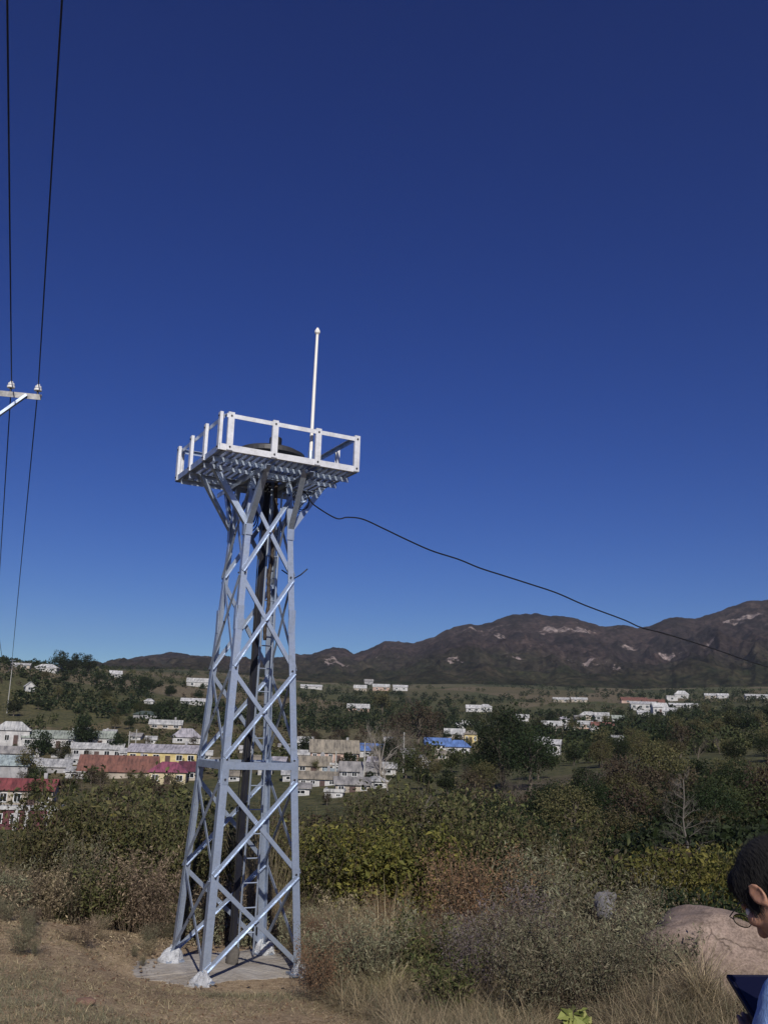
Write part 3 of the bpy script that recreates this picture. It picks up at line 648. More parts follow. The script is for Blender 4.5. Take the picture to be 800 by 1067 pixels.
def house(u, v, wpx, hpx, rpx, roof, wc, rc, yaw, nwin, label, cat='house', depth=None, name='house', group=None, r=None, chim=False, doors=0):
    P = hit(u, v) if r is None else on_ground(u, r)
    k = P[1]/F; W = wpx*k; H = hpx*k+.05; RH = max(rpx*k, .25); Dp = depth or min(max(W*.5, 4.5), 9)
    rz = math.atan2(-P[0], P[1])*-0 - math.atan2(P[0], P[1])*.6 + math.radians(yaw)
    h = empty(name, (P[0], P[1]+Dp*.5, P[2]-.1), rz, label, cat, group)
    sk = 2.5
    mb = MB()
    if roof == 'gable':        # ridge along x, gable ends closed
        mb.add([(-W/2, -Dp/2, -sk), (W/2, -Dp/2, -sk), (W/2, Dp/2, -sk), (-W/2, Dp/2, -sk), (-W/2, -Dp/2, H), (W/2, -Dp/2, H), (W/2, Dp/2, H), (-W/2, Dp/2, H), (-W/2, 0, H+RH), (W/2, 0, H+RH)],
               [(0, 1, 5, 4), (2, 3, 7, 6), (0, 4, 8, 7, 3), (1, 2, 6, 9, 5)])
    elif roof == 'front':      # gable faces the camera
        mb.add([(-W/2, -Dp/2, -sk), (W/2, -Dp/2, -sk), (W/2, Dp/2, -sk), (-W/2, Dp/2, -sk), (-W/2, -Dp/2, H), (W/2, -Dp/2, H), (W/2, Dp/2, H), (-W/2, Dp/2, H), (0, -Dp/2, H+RH), (0, Dp/2, H+RH)],
               [(0, 1, 5, 8, 4), (2, 3, 7, 9, 6), (0, 4, 7, 3), (1, 2, 6, 5)])
    else:
        mb.box((0, 0, (H-sk)/2), (W, Dp, H+sk))
    mb.build('wall', HM[wc], h)
    ov = .35; t = .12; rb = MB()
    if roof == 'gable':
        sl = RH/(Dp/2)
        for sg in (-1, 1):
            e = np.array([0, sg*(Dp/2+ov), H-ov*sl]); rd = np.array([0, 0, H+RH])
            rb.add([(-W/2-ov, e[1], e[2]+.02), (W/2+ov, e[1], e[2]+.02), (W/2+ov, 0, rd[2]+.02), (-W/2-ov, 0, rd[2]+.02),
                    (-W/2-ov, e[1], e[2]+.02+t), (W/2+ov, e[1], e[2]+.02+t), (W/2+ov, 0, rd[2]+.02+t), (-W/2-ov, 0, rd[2]+.02+t)],
                   [(0, 1, 2, 3), (4, 5, 6, 7), (0, 1, 5, 4), (1, 2, 6, 5), (3, 0, 4, 7)])
    elif roof == 'front':
        sl = RH/(W/2)
        for sg in (-1, 1):
            x = sg*(W/2+ov); z = H-ov*sl
            rb.add([(x, -Dp/2-ov, z+.02), (x, Dp/2+ov, z+.02), (0, Dp/2+ov, H+RH+.02), (0, -Dp/2-ov, H+RH+.02),
                    (x, -Dp/2-ov, z+.02+t), (x, Dp/2+ov, z+.02+t), (0, Dp/2+ov, H+RH+.02+t), (0, -Dp/2-ov, H+RH+.02+t)],
                   [(0, 1, 2, 3), (4, 5, 6, 7), (0, 1, 5, 4), (1, 2, 6, 5), (3, 0, 4, 7)])
    elif roof == 'hip':
        q = min(W*.3, Dp*.5); a, bb = W/2+ov, Dp/2+ov
        rb.add([(-a, -bb, H), (a, -bb, H), (a, bb, H), (-a, bb, H), (-a, -bb, H+.12), (a, -bb, H+.12), (a, bb, H+.12), (-a, bb, H+.12), (-W/2+q, 0, H+RH), (W/2-q, 0, H+RH)],
               [(0, 1, 2, 3), (0, 1, 5, 4), (1, 2, 6, 5), (2, 3, 7, 6), (3, 0, 4, 7), (4, 5, 9, 8), (5, 6, 9), (6, 7, 8, 9), (7, 4, 8)])
    elif roof == 'shed':       # single slope rising to the back
        a, bb = W/2+ov, Dp/2+ov
        rb.add([(-a, -bb, H), (a, -bb, H), (a, bb, H+RH), (-a, bb, H+RH), (-a, -bb, H+t), (a, -bb, H+t), (a, bb, H+RH+t), (-a, bb, H+RH+t)],
               [(0, 1, 2, 3), (4, 5, 6, 7), (0, 1, 5, 4), (1, 2, 6, 5), (2, 3, 7, 6), (3, 0, 4, 7)])
        mb2 = None
    else:
        rb.box((0, 0, H+.1), (W+.4, Dp+.4, .22)); rb.box((0, -Dp/2-.1, H+.32), (W+.3, .15, .25)); rb.box((-W/2-.05, .1, H+.32), (.15, Dp, .25)); rb.box((W/2+.05, .1, H+.32), (.15, Dp, .25))
    ro = rb.build('roof', RM[rc], h)
    if chim:
        MB().box((W*.28, Dp*.12, H+RH*.75+.5), (.5, .5, 1.5)).build('chimney', HM['grey'], ro)
    slots = nwin+doors
    if slots:
        ww = min(1.5, W/slots*.55); wh = min(1.4, H*.5)
        for i in range(slots):
            x = -W/2+W*(i+.5)/slots
            if doors and i == slots//2:
                d = MB().box((x, -Dp/2-.03, H*.36), (min(1.1, ww), .08, H*.72)).build('door', HM['door'], h); continue
            z = H*.56; fr = MB(); fw = .09
            for dx in (-1, 1): fr.box((x+dx*(ww/2-fw/2), -Dp/2-.03, z), (fw, .1, wh))
            for dz in (-1, 1): fr.box((x, -Dp/2-.03, z+dz*(wh/2-fw/2)), (ww-2*fw, .1, fw))
            fr.box((x, -Dp/2-.03, z), (fw*.7, .08, wh-2*fw))
            w = fr.build('window', HM['frame'], h)
            MB().box((x, -Dp/2-.012, z), (ww-.06, .03, wh-.06)).build('pane', HM['glass'], w)
    return h
HS = [
 # u, v(base), width, wall, roof px, roof kind, wall, roof colour, yaw, windows, label
 (22, 842, 54, 18, 9, 'gable', 'beige', 'crimson', -4, 3, 'beige house with a worn crimson sheet roof at the left edge'),
 (20, 865, 64, 19, 3, 'flat', 'maroon', 'pale', -4, 3, 'flat grey roofed building with maroon front and white pillars below the crimson roof'),
 (6, 812, 34, 13, 9, 'shed', 'grey', 'cyan', 0, 0, 'pale cyan roofed shed at the left edge above the crimson roof'),
 (8, 778, 34, 16, 9, 'hip', 'white', 'pale', 4, 3, 'white two storey house with a pale hipped roof at the left edge'),
 (51, 780, 60, 10, 7, 'gable', 'white', 'green', 2, 5, 'long white row house with grey green roof right of the white two storey house'),
 (97, 779, 36, 10, 6, 'gable', 'white', 'green', 0, 3, 'white row house behind the dark round tree in the left village'),
 (98, 790, 50, 9, 5, 'gable', 'white', 'pale', 0, 4, 'low white row in front of the left village trees with dark windows'),
 (10, 792, 36, 7, 6, 'gable', 'grey', 'grey', 0, 2, 'grey roofed low house at the left edge in front of the long white row'),
 (52, 806, 32, 6, 7, 'shed', 'grey', 'pale', 3, 0, 'small grey shed roof among bushes above the crimson roof'),
 (118, 812, 76, 8, 14, 'gable', 'beige', 'red', 0, 0, 'long faded red tiled roof behind the left bushes'),
 (172, 818, 36, 12, 10, 'hip', 'cream', 'magenta', 0, 2, 'house with bright magenta roof below the yellow house'),
 (196, 814, 22, 10, 8, 'gable', 'beige', 'maroon', 0, 1, 'house with dark maroon roof beside the magenta roof, behind the tower'),
 (168, 796, 70, 11, 7, 'gable', 'yellow', 'lilac', -7, 5, 'long yellow house with white window bays and grey lilac roof'),
 (192, 775, 28, 6, 9, 'hip', 'white', 'lilac', 8, 2, 'white house with grey lilac hipped roof above the yellow house'),
 (171, 760, 32, 5, 4, 'gable', 'beige', 'pale', 0, 3, 'low pale house behind trees above the yellow house'),
 (150, 749, 24, 4, 4, 'hip', 'grey', 'dark', 0, 1, 'dark green roofed shed on the left hillside'),
 (202, 735, 28, 4, 3, 'gable', 'white', 'white', 0, 2, 'long white roofed building on the left hillside beside the tower'),
 (205, 716, 22, 5, 4, 'gable', 'white', 'pale', 0, 2, 'pale white house high on the left hillside beside the tower'),
 (154, 734, 9, 3, 3, 'hip', 'white', 'white', 0, 1, 'tiny white hut in the middle of the left hillside'),
 (119, 706, 12, 4, 3, 'gable', 'white', 'white', 10, 1, 'small white house just below the hilltop trees'),
 (47, 700, 22, 4, 4, 'hip', 'white', 'white', -6, 2, 'white hipped house on the left hilltop'),
 (66, 700, 11, 5, 2, 'gable', 'bluewall', 'blue', 0, 1, 'small blue house under the hilltop trees'),
 (20, 696, 18, 3, 2, 'gable', 'beige', 'pale', 0, 2, 'low pale house at the left end of the hilltop'),
 (28, 721, 9, 6, 4, 'front', 'white', 'white', 15, 1, 'small white gabled hut below the left hilltop'),
 (317, 783, 14, 9, 5, 'gable', 'white', 'pale', 0, 1, 'white house hard against the right tower leg'),
 (347, 796, 48, 12, 11, 'gable', 'pink', 'brown', 4, 5, 'big pinkish house with grey brown tiled roof right of the tower'),
 (388, 789, 27, 6, 7, 'shed', 'white', 'blue', 3, 2, 'bright blue sheet roof right of the big pinkish house'),
 (410, 780, 18, 7, 4, 'gable', 'beige', 'pale', -3, 2, 'beige house with pale roof behind the bright blue roof'),
 (325, 806, 34, 8, 8, 'gable', 'beige', 'brown', 5, 2, 'low house with grey brown roof at the foot of the pinkish house'),
 (375, 812, 40, 8, 8, 'gable', 'grey', 'grey', -4, 3, 'grey roofed house below the bright blue roof'),
 (330, 820, 38, 8, 6, 'gable', 'white', 'brown', 0, 3, 'white house with brown roof lowest in the centre village'),
 (366, 826, 34, 8, 6, 'gable', 'beige', 'grey', 3, 2, 'beige house beside the lowest white house in the centre village'),
 (439, 801, 17, 6, 7, 'front', 'white', 'lilac', 8, 1, 'small house with a bright white gable in the centre'),
 (403, 808, 18, 7, 5, 'gable', 'white', 'pale', 0, 1, 'pale roofed hut between the grey roof and the white gable'),
 (456, 782, 26, 6, 6, 'gable', 'white', 'blue', 6, 2, 'house with a blue roof left of the cream block'),
 (478, 785, 24, 6, 7, 'hip', 'white', 'blue', -4, 2, 'white house with a larger blue roof below the cream block'),
 (491, 775, 13, 9, 4, 'hip', 'yellow', 'brown', 0, 2, 'cream two storey block above the blue roofs'),
 (474, 770, 20, 5, 5, 'gable', 'beige', 'pale', 0, 2, 'pale roofed house left of the cream block'),
 (487, 756, 10, 4, 2, 'flat', 'white', 'pale', 0, 1, 'small pale hut above the cream block'),
 (493, 742, 14, 4, 3, 'gable', 'white', 'white', 0, 2, 'left one of two white houses above the cream block'),
 (506, 742, 13, 5, 3, 'hip', 'white', 'white', 0, 2, 'right one of two white houses above the cream block'),
 (397, 720, 17, 4, 3, 'gable', 'pink', 'pale', 0, 2, 'pink walled house on the far field in the centre'),
 (417, 720, 15, 4, 2, 'gable', 'white', 'white', 0, 2, 'white house beside the pink walled house on the far field'),
 (375, 720, 13, 3, 3, 'gable', 'beige', 'pale', 0, 1, 'beige house left of the pink walled house on the far field'),
 (384, 714, 9, 4, 2, 'gable', 'grey', 'grey', 0, 1, 'grey house behind the pink walled house'),
 (373, 742, 22, 4, 4, 'gable', 'pink', 'pale', 0, 3, 'pinkish long house half way down the centre slope'),
 (324, 718, 22, 2.5, 2, 'gable', 'white', 'white', 0, 2, 'long low white building on the far field right of the tower'),
 (545, 752, 12, 4, 3, 'gable', 'white', 'pale', 0, 1, 'white hut right of the two white houses'),
 (565, 781, 14, 8, 4, 'gable', 'white', 'pale', 0, 2, 'white house with pale roof right of the dark tree'),
 (579, 788, 13, 12, 4, 'gable', 'white', 'white', -8, 1, 'tall bright white gabled house right of the dark tree'),
 (575, 760, 20, 4, 4, 'gable', 'beige', 'pale', 0, 2, 'beige house at the left end of the right village'),
 (588, 755, 12, 5, 3, 'hip', 'white', 'lilac', 0, 1, 'white house with lilac roof in the left half of the right village'),
 (595, 761, 11, 5, 2, 'flat', 'white', 'pale', 0, 1, 'flat white block in the left half of the right village'),
 (614, 751, 18, 5, 4, 'hip', 'beige', 'pale', 0, 2, 'beige house on the upper edge of the right village'),
 (628, 752, 14, 6, 3, 'gable', 'white', 'pale', 0, 2, 'white house on the upper edge of the right village'),
 (610, 760, 16, 5, 3, 'gable', 'pink', 'pale', 0, 2, 'pink house in the front row of the right village'),
 (629, 761, 22, 5, 3, 'gable', 'pink', 'red', 0, 3, 'pink house with faded red roof in the front row of the right village'),
 (645, 753, 12, 4, 3, 'gable', 'white', 'green', 0, 1, 'white house with green grey roof at the right end of the right village'),
 (655, 754, 6, 4, 1, 'flat', 'white', 'white', 0, 0, 'bright white cube house standing alone right of the village'),
 (646, 773, 12, 4, 2, 'gable', 'white', 'pale', 0, 1, 'small white hut alone below the right village'),
 (672, 740, 26, 6, 3, 'shed', 'white', 'white', 0, 4, 'long white shed left in the bright group under the red roofs'),
 (688, 746, 15, 9, 4, 'gable', 'white', 'white', 12, 2, 'tallest white house in the bright group under the red roofs'),
 (671, 747, 11, 4, 2, 'gable', 'white', 'white', 0, 1, 'small white house lowest in the bright group under the red roofs'),
 (700, 747, 14, 6, 3, 'gable', 'white', 'white', -14, 2, 'white house at the right of the bright group under the red roofs'),
 (709, 738, 20, 3, 2, 'gable', 'white', 'white', 0, 2, 'low white barn right of the bright group'),
 (662, 733, 26, 3, 3, 'gable', 'pink', 'red', 0, 2, 'left one of two long red roofs on the far right slope'),
 (682, 735, 22, 3, 3, 'gable', 'pink', 'red', 0, 2, 'right one of two long red roofs on the far right slope'),
 (701, 731, 11, 5, 2, 'flat', 'white', 'white', 0, 1, 'white block right of the long red roofs'),
 (711, 728, 14, 4, 4, 'hip', 'white', 'white', 0, 1, 'white hipped house highest above the long red roofs'),
 (742, 728, 13, 3, 2, 'gable', 'beige', 'pale', 0, 1, 'beige hut far right under the mountain'),
 (754, 728, 11, 3, 2, 'gable', 'white', 'white', 0, 1, 'white hut far right under the mountain'),
 (790, 728, 22, 2.5, 2, 'gable', 'white', 'pale', 0, 2, 'long white building at the right edge under the mountain'),
 (585, 732, 16, 3, 2, 'gable', 'beige', 'pale', 0, 2, 'left one of two low pale barns above the right village'),
 (604, 732, 16, 3, 2, 'gable', 'beige', 'pale', 0, 2, 'right one of two low pale barns above the right village'),
] + [
 (318, 794, 16, 7, 4, 'gable', 'white', 'pale', 3, 1, 'small white hut between tower leg and pinkish house'),
 (352, 804, 16, 6, 3, 'flat', 'white', 'pale', 0, 1, 'flat roofed white shed just below the big pinkish house'),
 (392, 800, 15, 6, 4, 'gable', 'white', 'lilac', -6, 1, 'small lilac roofed hut just below the bright blue roof'),
 (345, 812, 14, 6, 3, 'shed', 'white', 'cyan', 4, 1, 'pale cyan roofed shed in the middle of the low centre village'),
 (312, 830, 18, 8, 4, 'gable', 'white', 'grey', 0, 1, 'white hut lowest beside the tower leg'),
 (392, 822, 16, 7, 5, 'hip', 'white', 'pale', 8, 1, 'white hipped hut at the right end of the low centre village'),
 (348, 832, 18, 6, 3, 'flat', 'white', 'pale', -3, 2, 'flat white outbuilding in front of the lowest centre houses'),
 (425, 790, 12, 5, 4, 'gable', 'white', 'grey', 0, 1, 'small grey roofed hut left of the blue roofs'),
 (462, 792, 13, 5, 3, 'gable', 'beige', 'brown', -5, 1, 'small brown roofed hut below the blue roofs'),
 (128, 792, 12, 7, 4, 'gable', 'white', 'pale', 6, 1, 'small white hut left of the yellow house gable'),
 (30, 801, 16, 6, 4, 'gable', 'white', 'pale', -4, 1, 'small white hut between cyan shed and grey shed'),
 (75, 812, 18, 7, 4, 'shed', 'white', 'pale', 0, 1, 'white shed left of the long faded red roof'),
 (604, 752, 9, 4, 2, 'gable', 'white', 'grey', 6, 1, 'tiny grey roofed house between the halves of the right village'),
 (620, 763, 8, 4, 2, 'flat', 'white', 'pale', 0, 0, 'tiny white box lowest in the right village'),
 (583, 764, 9, 4, 2, 'gable', 'beige', 'brown', 0, 1, 'tiny brown roofed house lowest in the left half of the right village'),
 (722, 738, 11, 3, 2, 'gable', 'white', 'pale', 0, 1, 'small hut farthest right of the bright group'),
 (480, 760, 8, 4, 2, 'gable', 'white', 'pale', 0, 1, 'tiny white house left of the pale hut above the cream block'),
]
HS_SMALL = [(u, v, w, h, r, k, wc, rc, y, n, 'tiny pale roofed hut among the trees of the left village') for (u, v, w, h, r, k, wc, rc, y, n) in ((15, 788, 11, 5, 4, 'gable', 'white', 'pale', 5, 1), (33, 789, 12, 5, 3, 'gable', 'white', 'grey', -5, 1), (58, 790, 13, 5, 4, 'hip', 'white', 'pale', 0, 1), (72, 797, 13, 6, 4, 'gable', 'white', 'pale', 7, 1), (112, 769, 12, 5, 3, 'gable', 'white', 'pale', 0, 1), (140, 772, 11, 4, 3, 'gable', 'white', 'grey', -6, 1), (155, 776, 10, 5, 3, 'gable', 'white', 'pale', 4, 1), (104, 797, 12, 5, 4, 'gable', 'beige', 'lilac', 0, 1), (46, 771, 12, 4, 3, 'gable', 'white', 'pale', 0, 1), (85, 766, 11, 4, 3, 'gable', 'white', 'pale', 0, 1))]
HS_SMALL += [(u, v, w, h, r, k, wc, rc, y, n, 'tiny pale roofed hut seen through or just beside the tower') for (u, v, w, h, r, k, wc, rc, y, n) in ((212, 792, 12, 5, 4, 'gable', 'white', 'pale', 3, 1), (225, 801, 13, 6, 4, 'gable', 'white', 'brown', -4, 1), (262, 798, 13, 6, 4, 'gable', 'beige', 'brown', 4, 1), (275, 808, 14, 6, 4, 'hip', 'white', 'pale', 0, 1), (290, 800, 13, 6, 4, 'gable', 'white', 'lilac', -5, 1), (300, 815, 14, 7, 4, 'gable', 'white', 'pale', 4, 1), (255, 785, 12, 4, 3, 'gable', 'white', 'pale', 0, 1), (296, 784, 12, 5, 3, 'gable', 'beige', 'grey', 0, 1), (240, 815, 13, 6, 4, 'gable', 'white', 'brown', 6, 1))]
HP = []
for t in HS+HS_SMALL:
    h = house(*t, group=('tiny huts of the left village' if 'left village' in t[10] else 'tiny huts behind the tower') if t in HS_SMALL else None, chim=(t[2] > 30 and t[5] == 'gable'), doors=1 if t[3] >= 7 and t[9] > 1 else 0)
    HP.append((h.location.x, h.location.y, t[2]*h.location.y/F*.5+2, t[4]*h.location.y/F))
# pillars on the maroon front
hm_ = [o for o in COL.objects if o.get('label', '').startswith('flat grey roofed building')][0]
wl = [c for c in hm_.children if c.name.startswith('wall')][0]
xs = [v.co.x for v in wl.data.vertices]; ys = [v.co.y for v in wl.data.vertices]; zs = [v.co.z for v in wl.data.vertices]
for f in (.40, .56, .9):
    x = min(xs)+(max(xs)-min(xs))*f
    MB().box((x, min(ys)-.35, (max(zs)-2.5)/2), (.45, .45, max(zs)+2.48)).build('pillar', HM['white'], hm_)

# slim utility poles among the village houses
for (u, v, hp, lab) in ((133, 790, 26, 'slim wooden pole left of the yellow house'), (140, 790, 28, 'slim wooden pole nearest the yellow house gable'), (379, 812, 36, 'pale pole in front of the bright blue roof'), (420, 806, 40, 'pale pole right of the bright blue roof'),
                        (349, 815, 30, 'pale pole in front of the big pinkish house'), (258, 700, 10, 'short far pole behind the tower')):
    P = hit(u, v); k = P[1]/F; o = empty('utility_pole', P, 0, lab, 'utility pole', 'slim poles in the village')
    MB().tube([(0, 0, -.3), (0, 0, hp*k)], [.16, .11], 8).build('shaft', MAT['poleconc'], o)
    MB().box((0, 0, hp*k-.5), (1.4, .1, .1)).build('crossarm', MAT['wood'], o)

# ------------------------------------------------------------------ trees
LM = {
 'dark': leafmat('dark_tree_leaves', [(.010, .016, .007), (.018, .030, .012), (.030, .046, .016), (.022, .034, .013)]),
 'mid': leafmat('green_tree_leaves', [(.024, .034, .013), (.042, .054, .019), (.064, .070, .026), (.036, .044, .018)]),
 'olive': leafmat('olive_leaves', [(.048, .052, .022), (.095, .095, .04), (.15, .13, .06), (.06, .064, .028)]),
 'brown': leafmat('autumn_leaves', [(.045, .034, .022), (.075, .054, .034), (.08, .065, .042), (.05, .042, .027)]),
 'yellow': leafmat('yellowing_leaves', [(.07, .088, .025), (.15, .16, .042), (.36, .34, .085), (.09, .11, .032), (.24, .225, .065), (.06, .07, .022)], .45),
 'green': leafmat('fresh_green_leaves', [(.04, .054, .02), (.08, .095, .034), (.19, .19, .075), (.05, .064, .024), (.14, .115, .065), (.035, .042, .018)], .35),
 'bright': leafmat('pale_green_leaves', [(.22, .30, .08), (.34, .42, .13), (.42, .46, .17)], .35),
 'sage': leafmat('grey_green_weeds', [(.11, .12, .075), (.18, .185, .12), (.28, .265, .18), (.105, .11, .062), (.22, .18, .125)], .25),
 'dry': leafmat('dry_brown_weeds', [(.15, .115, .078), (.28, .22, .15), (.42, .34, .235), (.10, .082, .056), (.24, .195, .13)], .25),
 'rust': leafmat('red_brown_weeds', [(.13, .075, .048), (.20, .115, .07), (.25, .16, .10), (.10, .07, .05)], .25),
 'straw': leafmat('dry_straw', [(.20, .16, .10), (.36, .295, .185), (.50, .42, .27), (.26, .23, .14), (.16, .15, .085)], .25),
 'heather': leafmat('purple_grey_weeds', [(.11, .085, .10), (.16, .13, .145), (.19, .165, .15), (.10, .095, .075)], .25),
 'stem': mottled('dry_stems', (.06, .045, .03), (.13, .1, .07), 20, .9),
}
def rand_in_crown(n, W, H, z0, clumps, spread=.34):
    """leaf positions in uneven clumps through a crown volume"""
    cl = []
    for _ in range(clumps):
        while True:
            p = rng.uniform(-1, 1, 3)
            if (p**2).sum() < 1 and (p**2).sum() > .12: break
        cl.append((p*np.array([W/2*.78, W/2*.78, H/2*.8])+np.array([0, 0, z0+H/2]), rng.uniform(.6, 1.25)))
    idx = rng.integers(0, clumps, n); C = np.array([c for c, _ in cl])[idx]; S = np.array([s for _, s in cl])[idx][:, None]
    d = rng.normal(size=(n, 3)); d /= np.linalg.norm(d, axis=1)[:, None]; d *= rng.uniform(.25, 1, n)[:, None]**.6
    return C+d*S*np.array([W*spread*.5, W*spread*.5, H*spread*.5]), [c for c, _ in cl]
def tree_proto(name, W, H, trunk, nleaf, lsize, mat, clumps=16, bark='bark', spread=.5):
    t = empty(name, (0, 0, -500))
    L, cl = rand_in_crown(nleaf, W, H, trunk, clumps, spread)
    mb = MB(); top = np.array([random.uniform(-.1, .1)*W, random.uniform(-.1, .1)*W, trunk+H*.75])
    r0 = .035*(H+trunk)**.9
    mb.tube([(0, 0, -.4), (.02*W, 0, trunk*.5), tuple(top*.6), tuple(top)], [r0*1.3, r0, r0*.6, r0*.15], 7)
    for c in cl[:9]:
        s = top*random.uniform(.35, .7); s[2] = max(s[2], trunk*.5)
        mb.tube([s, (s+c)/2+np.array([0, 0, .04*H]), c], [r0*.4, r0*.25, r0*.08], 5)
    mb.build('trunk', MAT[bark], t)
    MB().leaves(L, lsize*rng.uniform(.6, 1.3, len(L)), .4, .62).build('crown', LM[mat], t)
    return t
def bare_proto(name, H, seed, bark='palebark', depth=5, spread=.5, slim=False):
    rs = random.Random(seed); t = empty(name, (0, 0, -500)); mt, mc = MB(), MB()
    def grow(p, d, L, r, lev):
        n = 5; pts = [p]; q = p.copy()
        for i in range(n):
            d = d+np.array([rs.gauss(0, .11), rs.gauss(0, .11), rs.gauss(0.02, .06)]); d /= np.linalg.norm(d); q = q+d*L/n; pts.append(q.copy())
        (mt if lev == 0 else mc).tube(pts, np.linspace(r, r*.5, n+1), 6 if lev < 2 else 4)
        if lev >= depth: return
        for k in range(rs.choice([3, 4, 5]) if lev else 6):
            i = rs.randint(1 if lev else 2, n); a = rs.uniform(0, 2*PI)
            s = np.cross(d, [math.cos(a), math.sin(a), .3]); s /= np.linalg.norm(s)+1e-9
            nd = d*(1-spread*.5)+s*spread*rs.uniform(.6, 1.3)+np.array([0, 0, .18]); nd /= np.linalg.norm(nd)
            grow(pts[i], nd, L*rs.uniform(.5, .72), r*.5*(1-.06*i), lev+1)
    if slim:
        d0 = np.array([.02, 0, 1.]); pts = [np.array([.012*math.sin(k*.9), .01*math.cos(k*1.3), k/12*H*.97-.05]) for k in range(13)]
        mt.tube(pts, np.linspace(H*.011, H*.003, 13), 7)
        for k in range(4, 13):
            for _ in range(3):
                a = rs.uniform(0, 2*PI); e = np.array([math.cos(a), math.sin(a), rs.uniform(.25, .9)]); e /= np.linalg.norm(e)
                grow(pts[k], e, H*rs.uniform(.10, .22)*(1.25-k/16), H*.0026, 2)
    else: grow(np.array([0, 0, -.2]), np.array([0, 0, 1.]), H*.60, H*.016, 0)
    mt.build('trunk', MAT[bark], t); mc.build('bare_branches', MAT[bark], t)
    return t
PROT = {}
used = set()
def place(key, P, sc, label, cat, group, rz=None, sz=None):
    root = PROT[key]
    if key in used: o = copy_tree(root)
    else: o = root; used.add(key)
    o.location = P; o.rotation_euler = (0, 0, random.uniform(0, 2*PI) if rz is None else rz); o.scale = (sc, sc, sc*(sz or random.uniform(.88, 1.12)))
    return tag(o, label, cat, group)
# unit prototypes: about 1 m high over all, scaled when placed
PROT['round'] = tree_proto('broadleaf_tree', .95, .82, .18, 2400, .062, 'dark', 18)
PROT['round2'] = tree_proto('broadleaf_tree', 1.15, .85, .15, 2200, .064, 'mid', 16)
PROT['olive'] = tree_proto('broadleaf_tree', 1.0, .8, .2, 1300, .06, 'olive', 14)
PROT['autumn'] = tree_proto('broadleaf_tree', .85, .8, .2, 900, .055, 'brown', 16)
PROT['tall'] = tree_proto('tall_tree', .5, .82, .18, 1300, .05, 'dark', 20)
PROT['fine'] = tree_proto('broadleaf_tree', 1.05, .85, .15, 5200, .032, 'dark', 34, spread=.42)
PROT['fine2'] = tree_proto('broadleaf_tree', 1.2, .86, .12, 5200, .034, 'mid', 30, spread=.42)
PROT['fineo'] = tree_proto('broadleaf_tree', 1.1, .86, .12, 4200, .034, 'olive', 26, spread=.42)
PROT['bare'] = bare_proto('bare_tree', 1.0, 4, depth=4)
PROT['bare2'] = bare_proto('bare_tree', 1.0, 11, depth=4, spread=.7)
PROT['slim'] = bare_proto('bare_tree', 1.0, 31, 'deadbark', depth=5, spread=.6, slim=True)
PROT['bareb'] = bare_proto('bare_tree', 1.0, 23, 'bark', depth=4, spread=.6)

def clear_of_houses(x, y, m=1.0):
    for hx, hy, hw, hd in HP:
        if abs(x-hx) < hw+m and -9-m*1.5 < y-hy < 5+m: return False
    if math.hypot(x-31, y-128) < 17: return False
    return True
# named trees: key, u, v(base), height px, label
NT = [
 ('round', 62, 700, 20, 'dark round tree at the left of the hilltop clump'), ('round', 78, 702, 21, 'biggest dark tree of the hilltop clump'), ('round', 91, 702, 18, 'dark tree at the right end of the hilltop clump'),
 ('round', 70, 703, 15, 'low dark tree in the middle of the hilltop clump'),
 ('round', 86, 782, 32, 'dark round tree in front of the white row houses'), ('round', 42, 794, 30, 'dark tree in front of the long white row house'), ('round2', 62, 796, 24, 'green tree between the white rows'),
 ('round', 122, 786, 22, 'dark tree at the left gable of the yellow house'), ('olive', 28, 812, 28, 'olive tree above the crimson roof'), ('round2', 40, 842, 26, 'green tree right of the crimson roofed house'),
 ('fine', 525, 822, 72, 'big dark tree in the middle of the right half'), ('fineo', 504, 828, 40, 'dark tree left of the big dark tree'), ('fine', 552, 824, 62, 'dark tree right of the big dark tree'),
 ('tall', 531, 800, 66, 'narrow dark tree rising behind the big dark tree'),
 ('bare', 395, 812, 80, 'tall pale bare tree above the centre houses'), ('bareb', 440, 806, 60, 'bare brown tree beside the white gable'), ('bare2', 405, 826, 52, 'pale bare tree in front of the grey roofed house'), ('bareb', 425, 800, 56, 'bare brown tree behind the centre pole'),
 ('bare2', 418, 836, 96, 'slender bare tree rising above the green bush'),
 ('autumn', 352, 780, 20, 'brown autumn tree behind the big pinkish house'), ('autumn', 436, 784, 46, 'brown autumn tree left of the blue roofs'), ('autumn', 452, 778, 34, 'smaller brown autumn tree left of the blue roofs'), ('autumn', 415, 780, 40, 'brown autumn tree behind the pale bare tree'),
 ('olive', 398, 745, 28, 'olive tree below the pink walled far house'), ('bareb', 432, 742, 26, 'bare tree on the far centre field'),
 ('slim', 711, 874, 118, 'tall pale bare tree standing in the dark scrub at right'), ('bareb', 690, 870, 46, 'small bare tree left of the tall bare tree'),
 ('fineo', 638, 850, 42, 'olive yellow tree in the right hand wood'), ('autumn', 742, 850, 30, 'red brown tree right of the tall bare tree'), ('autumn', 770, 838, 26, 'red brown tree near the right edge'),
 ('round', 320, 792, 26, 'dark tree hard against the right tower leg'), ('round', 362, 806, 22, 'dark tree in front of the big pinkish house'), ('round', 405, 800, 26, 'dark tree right of the bright blue roof'), ('round2', 422, 812, 30, 'green tree left of the white gable'),
 ('round2', 470, 806, 22, 'green tree below the blue roofs'), ('olive', 452, 812, 20, 'olive tree right of the white gable'),
]
for k, u, v, hp, lab in NT:
    P = hit(u, v)
    if k == 'slim': P = on_ground(u, 33)
    if k == 'bareb' and u in (690,): P = on_ground(u, 36)
    if k == 'bare2' and u == 418: P = on_ground(u, 60)
    place(k, P, hp*P[1]/F*(1.0 if u != 711 else 1.12), lab, 'tree', None)
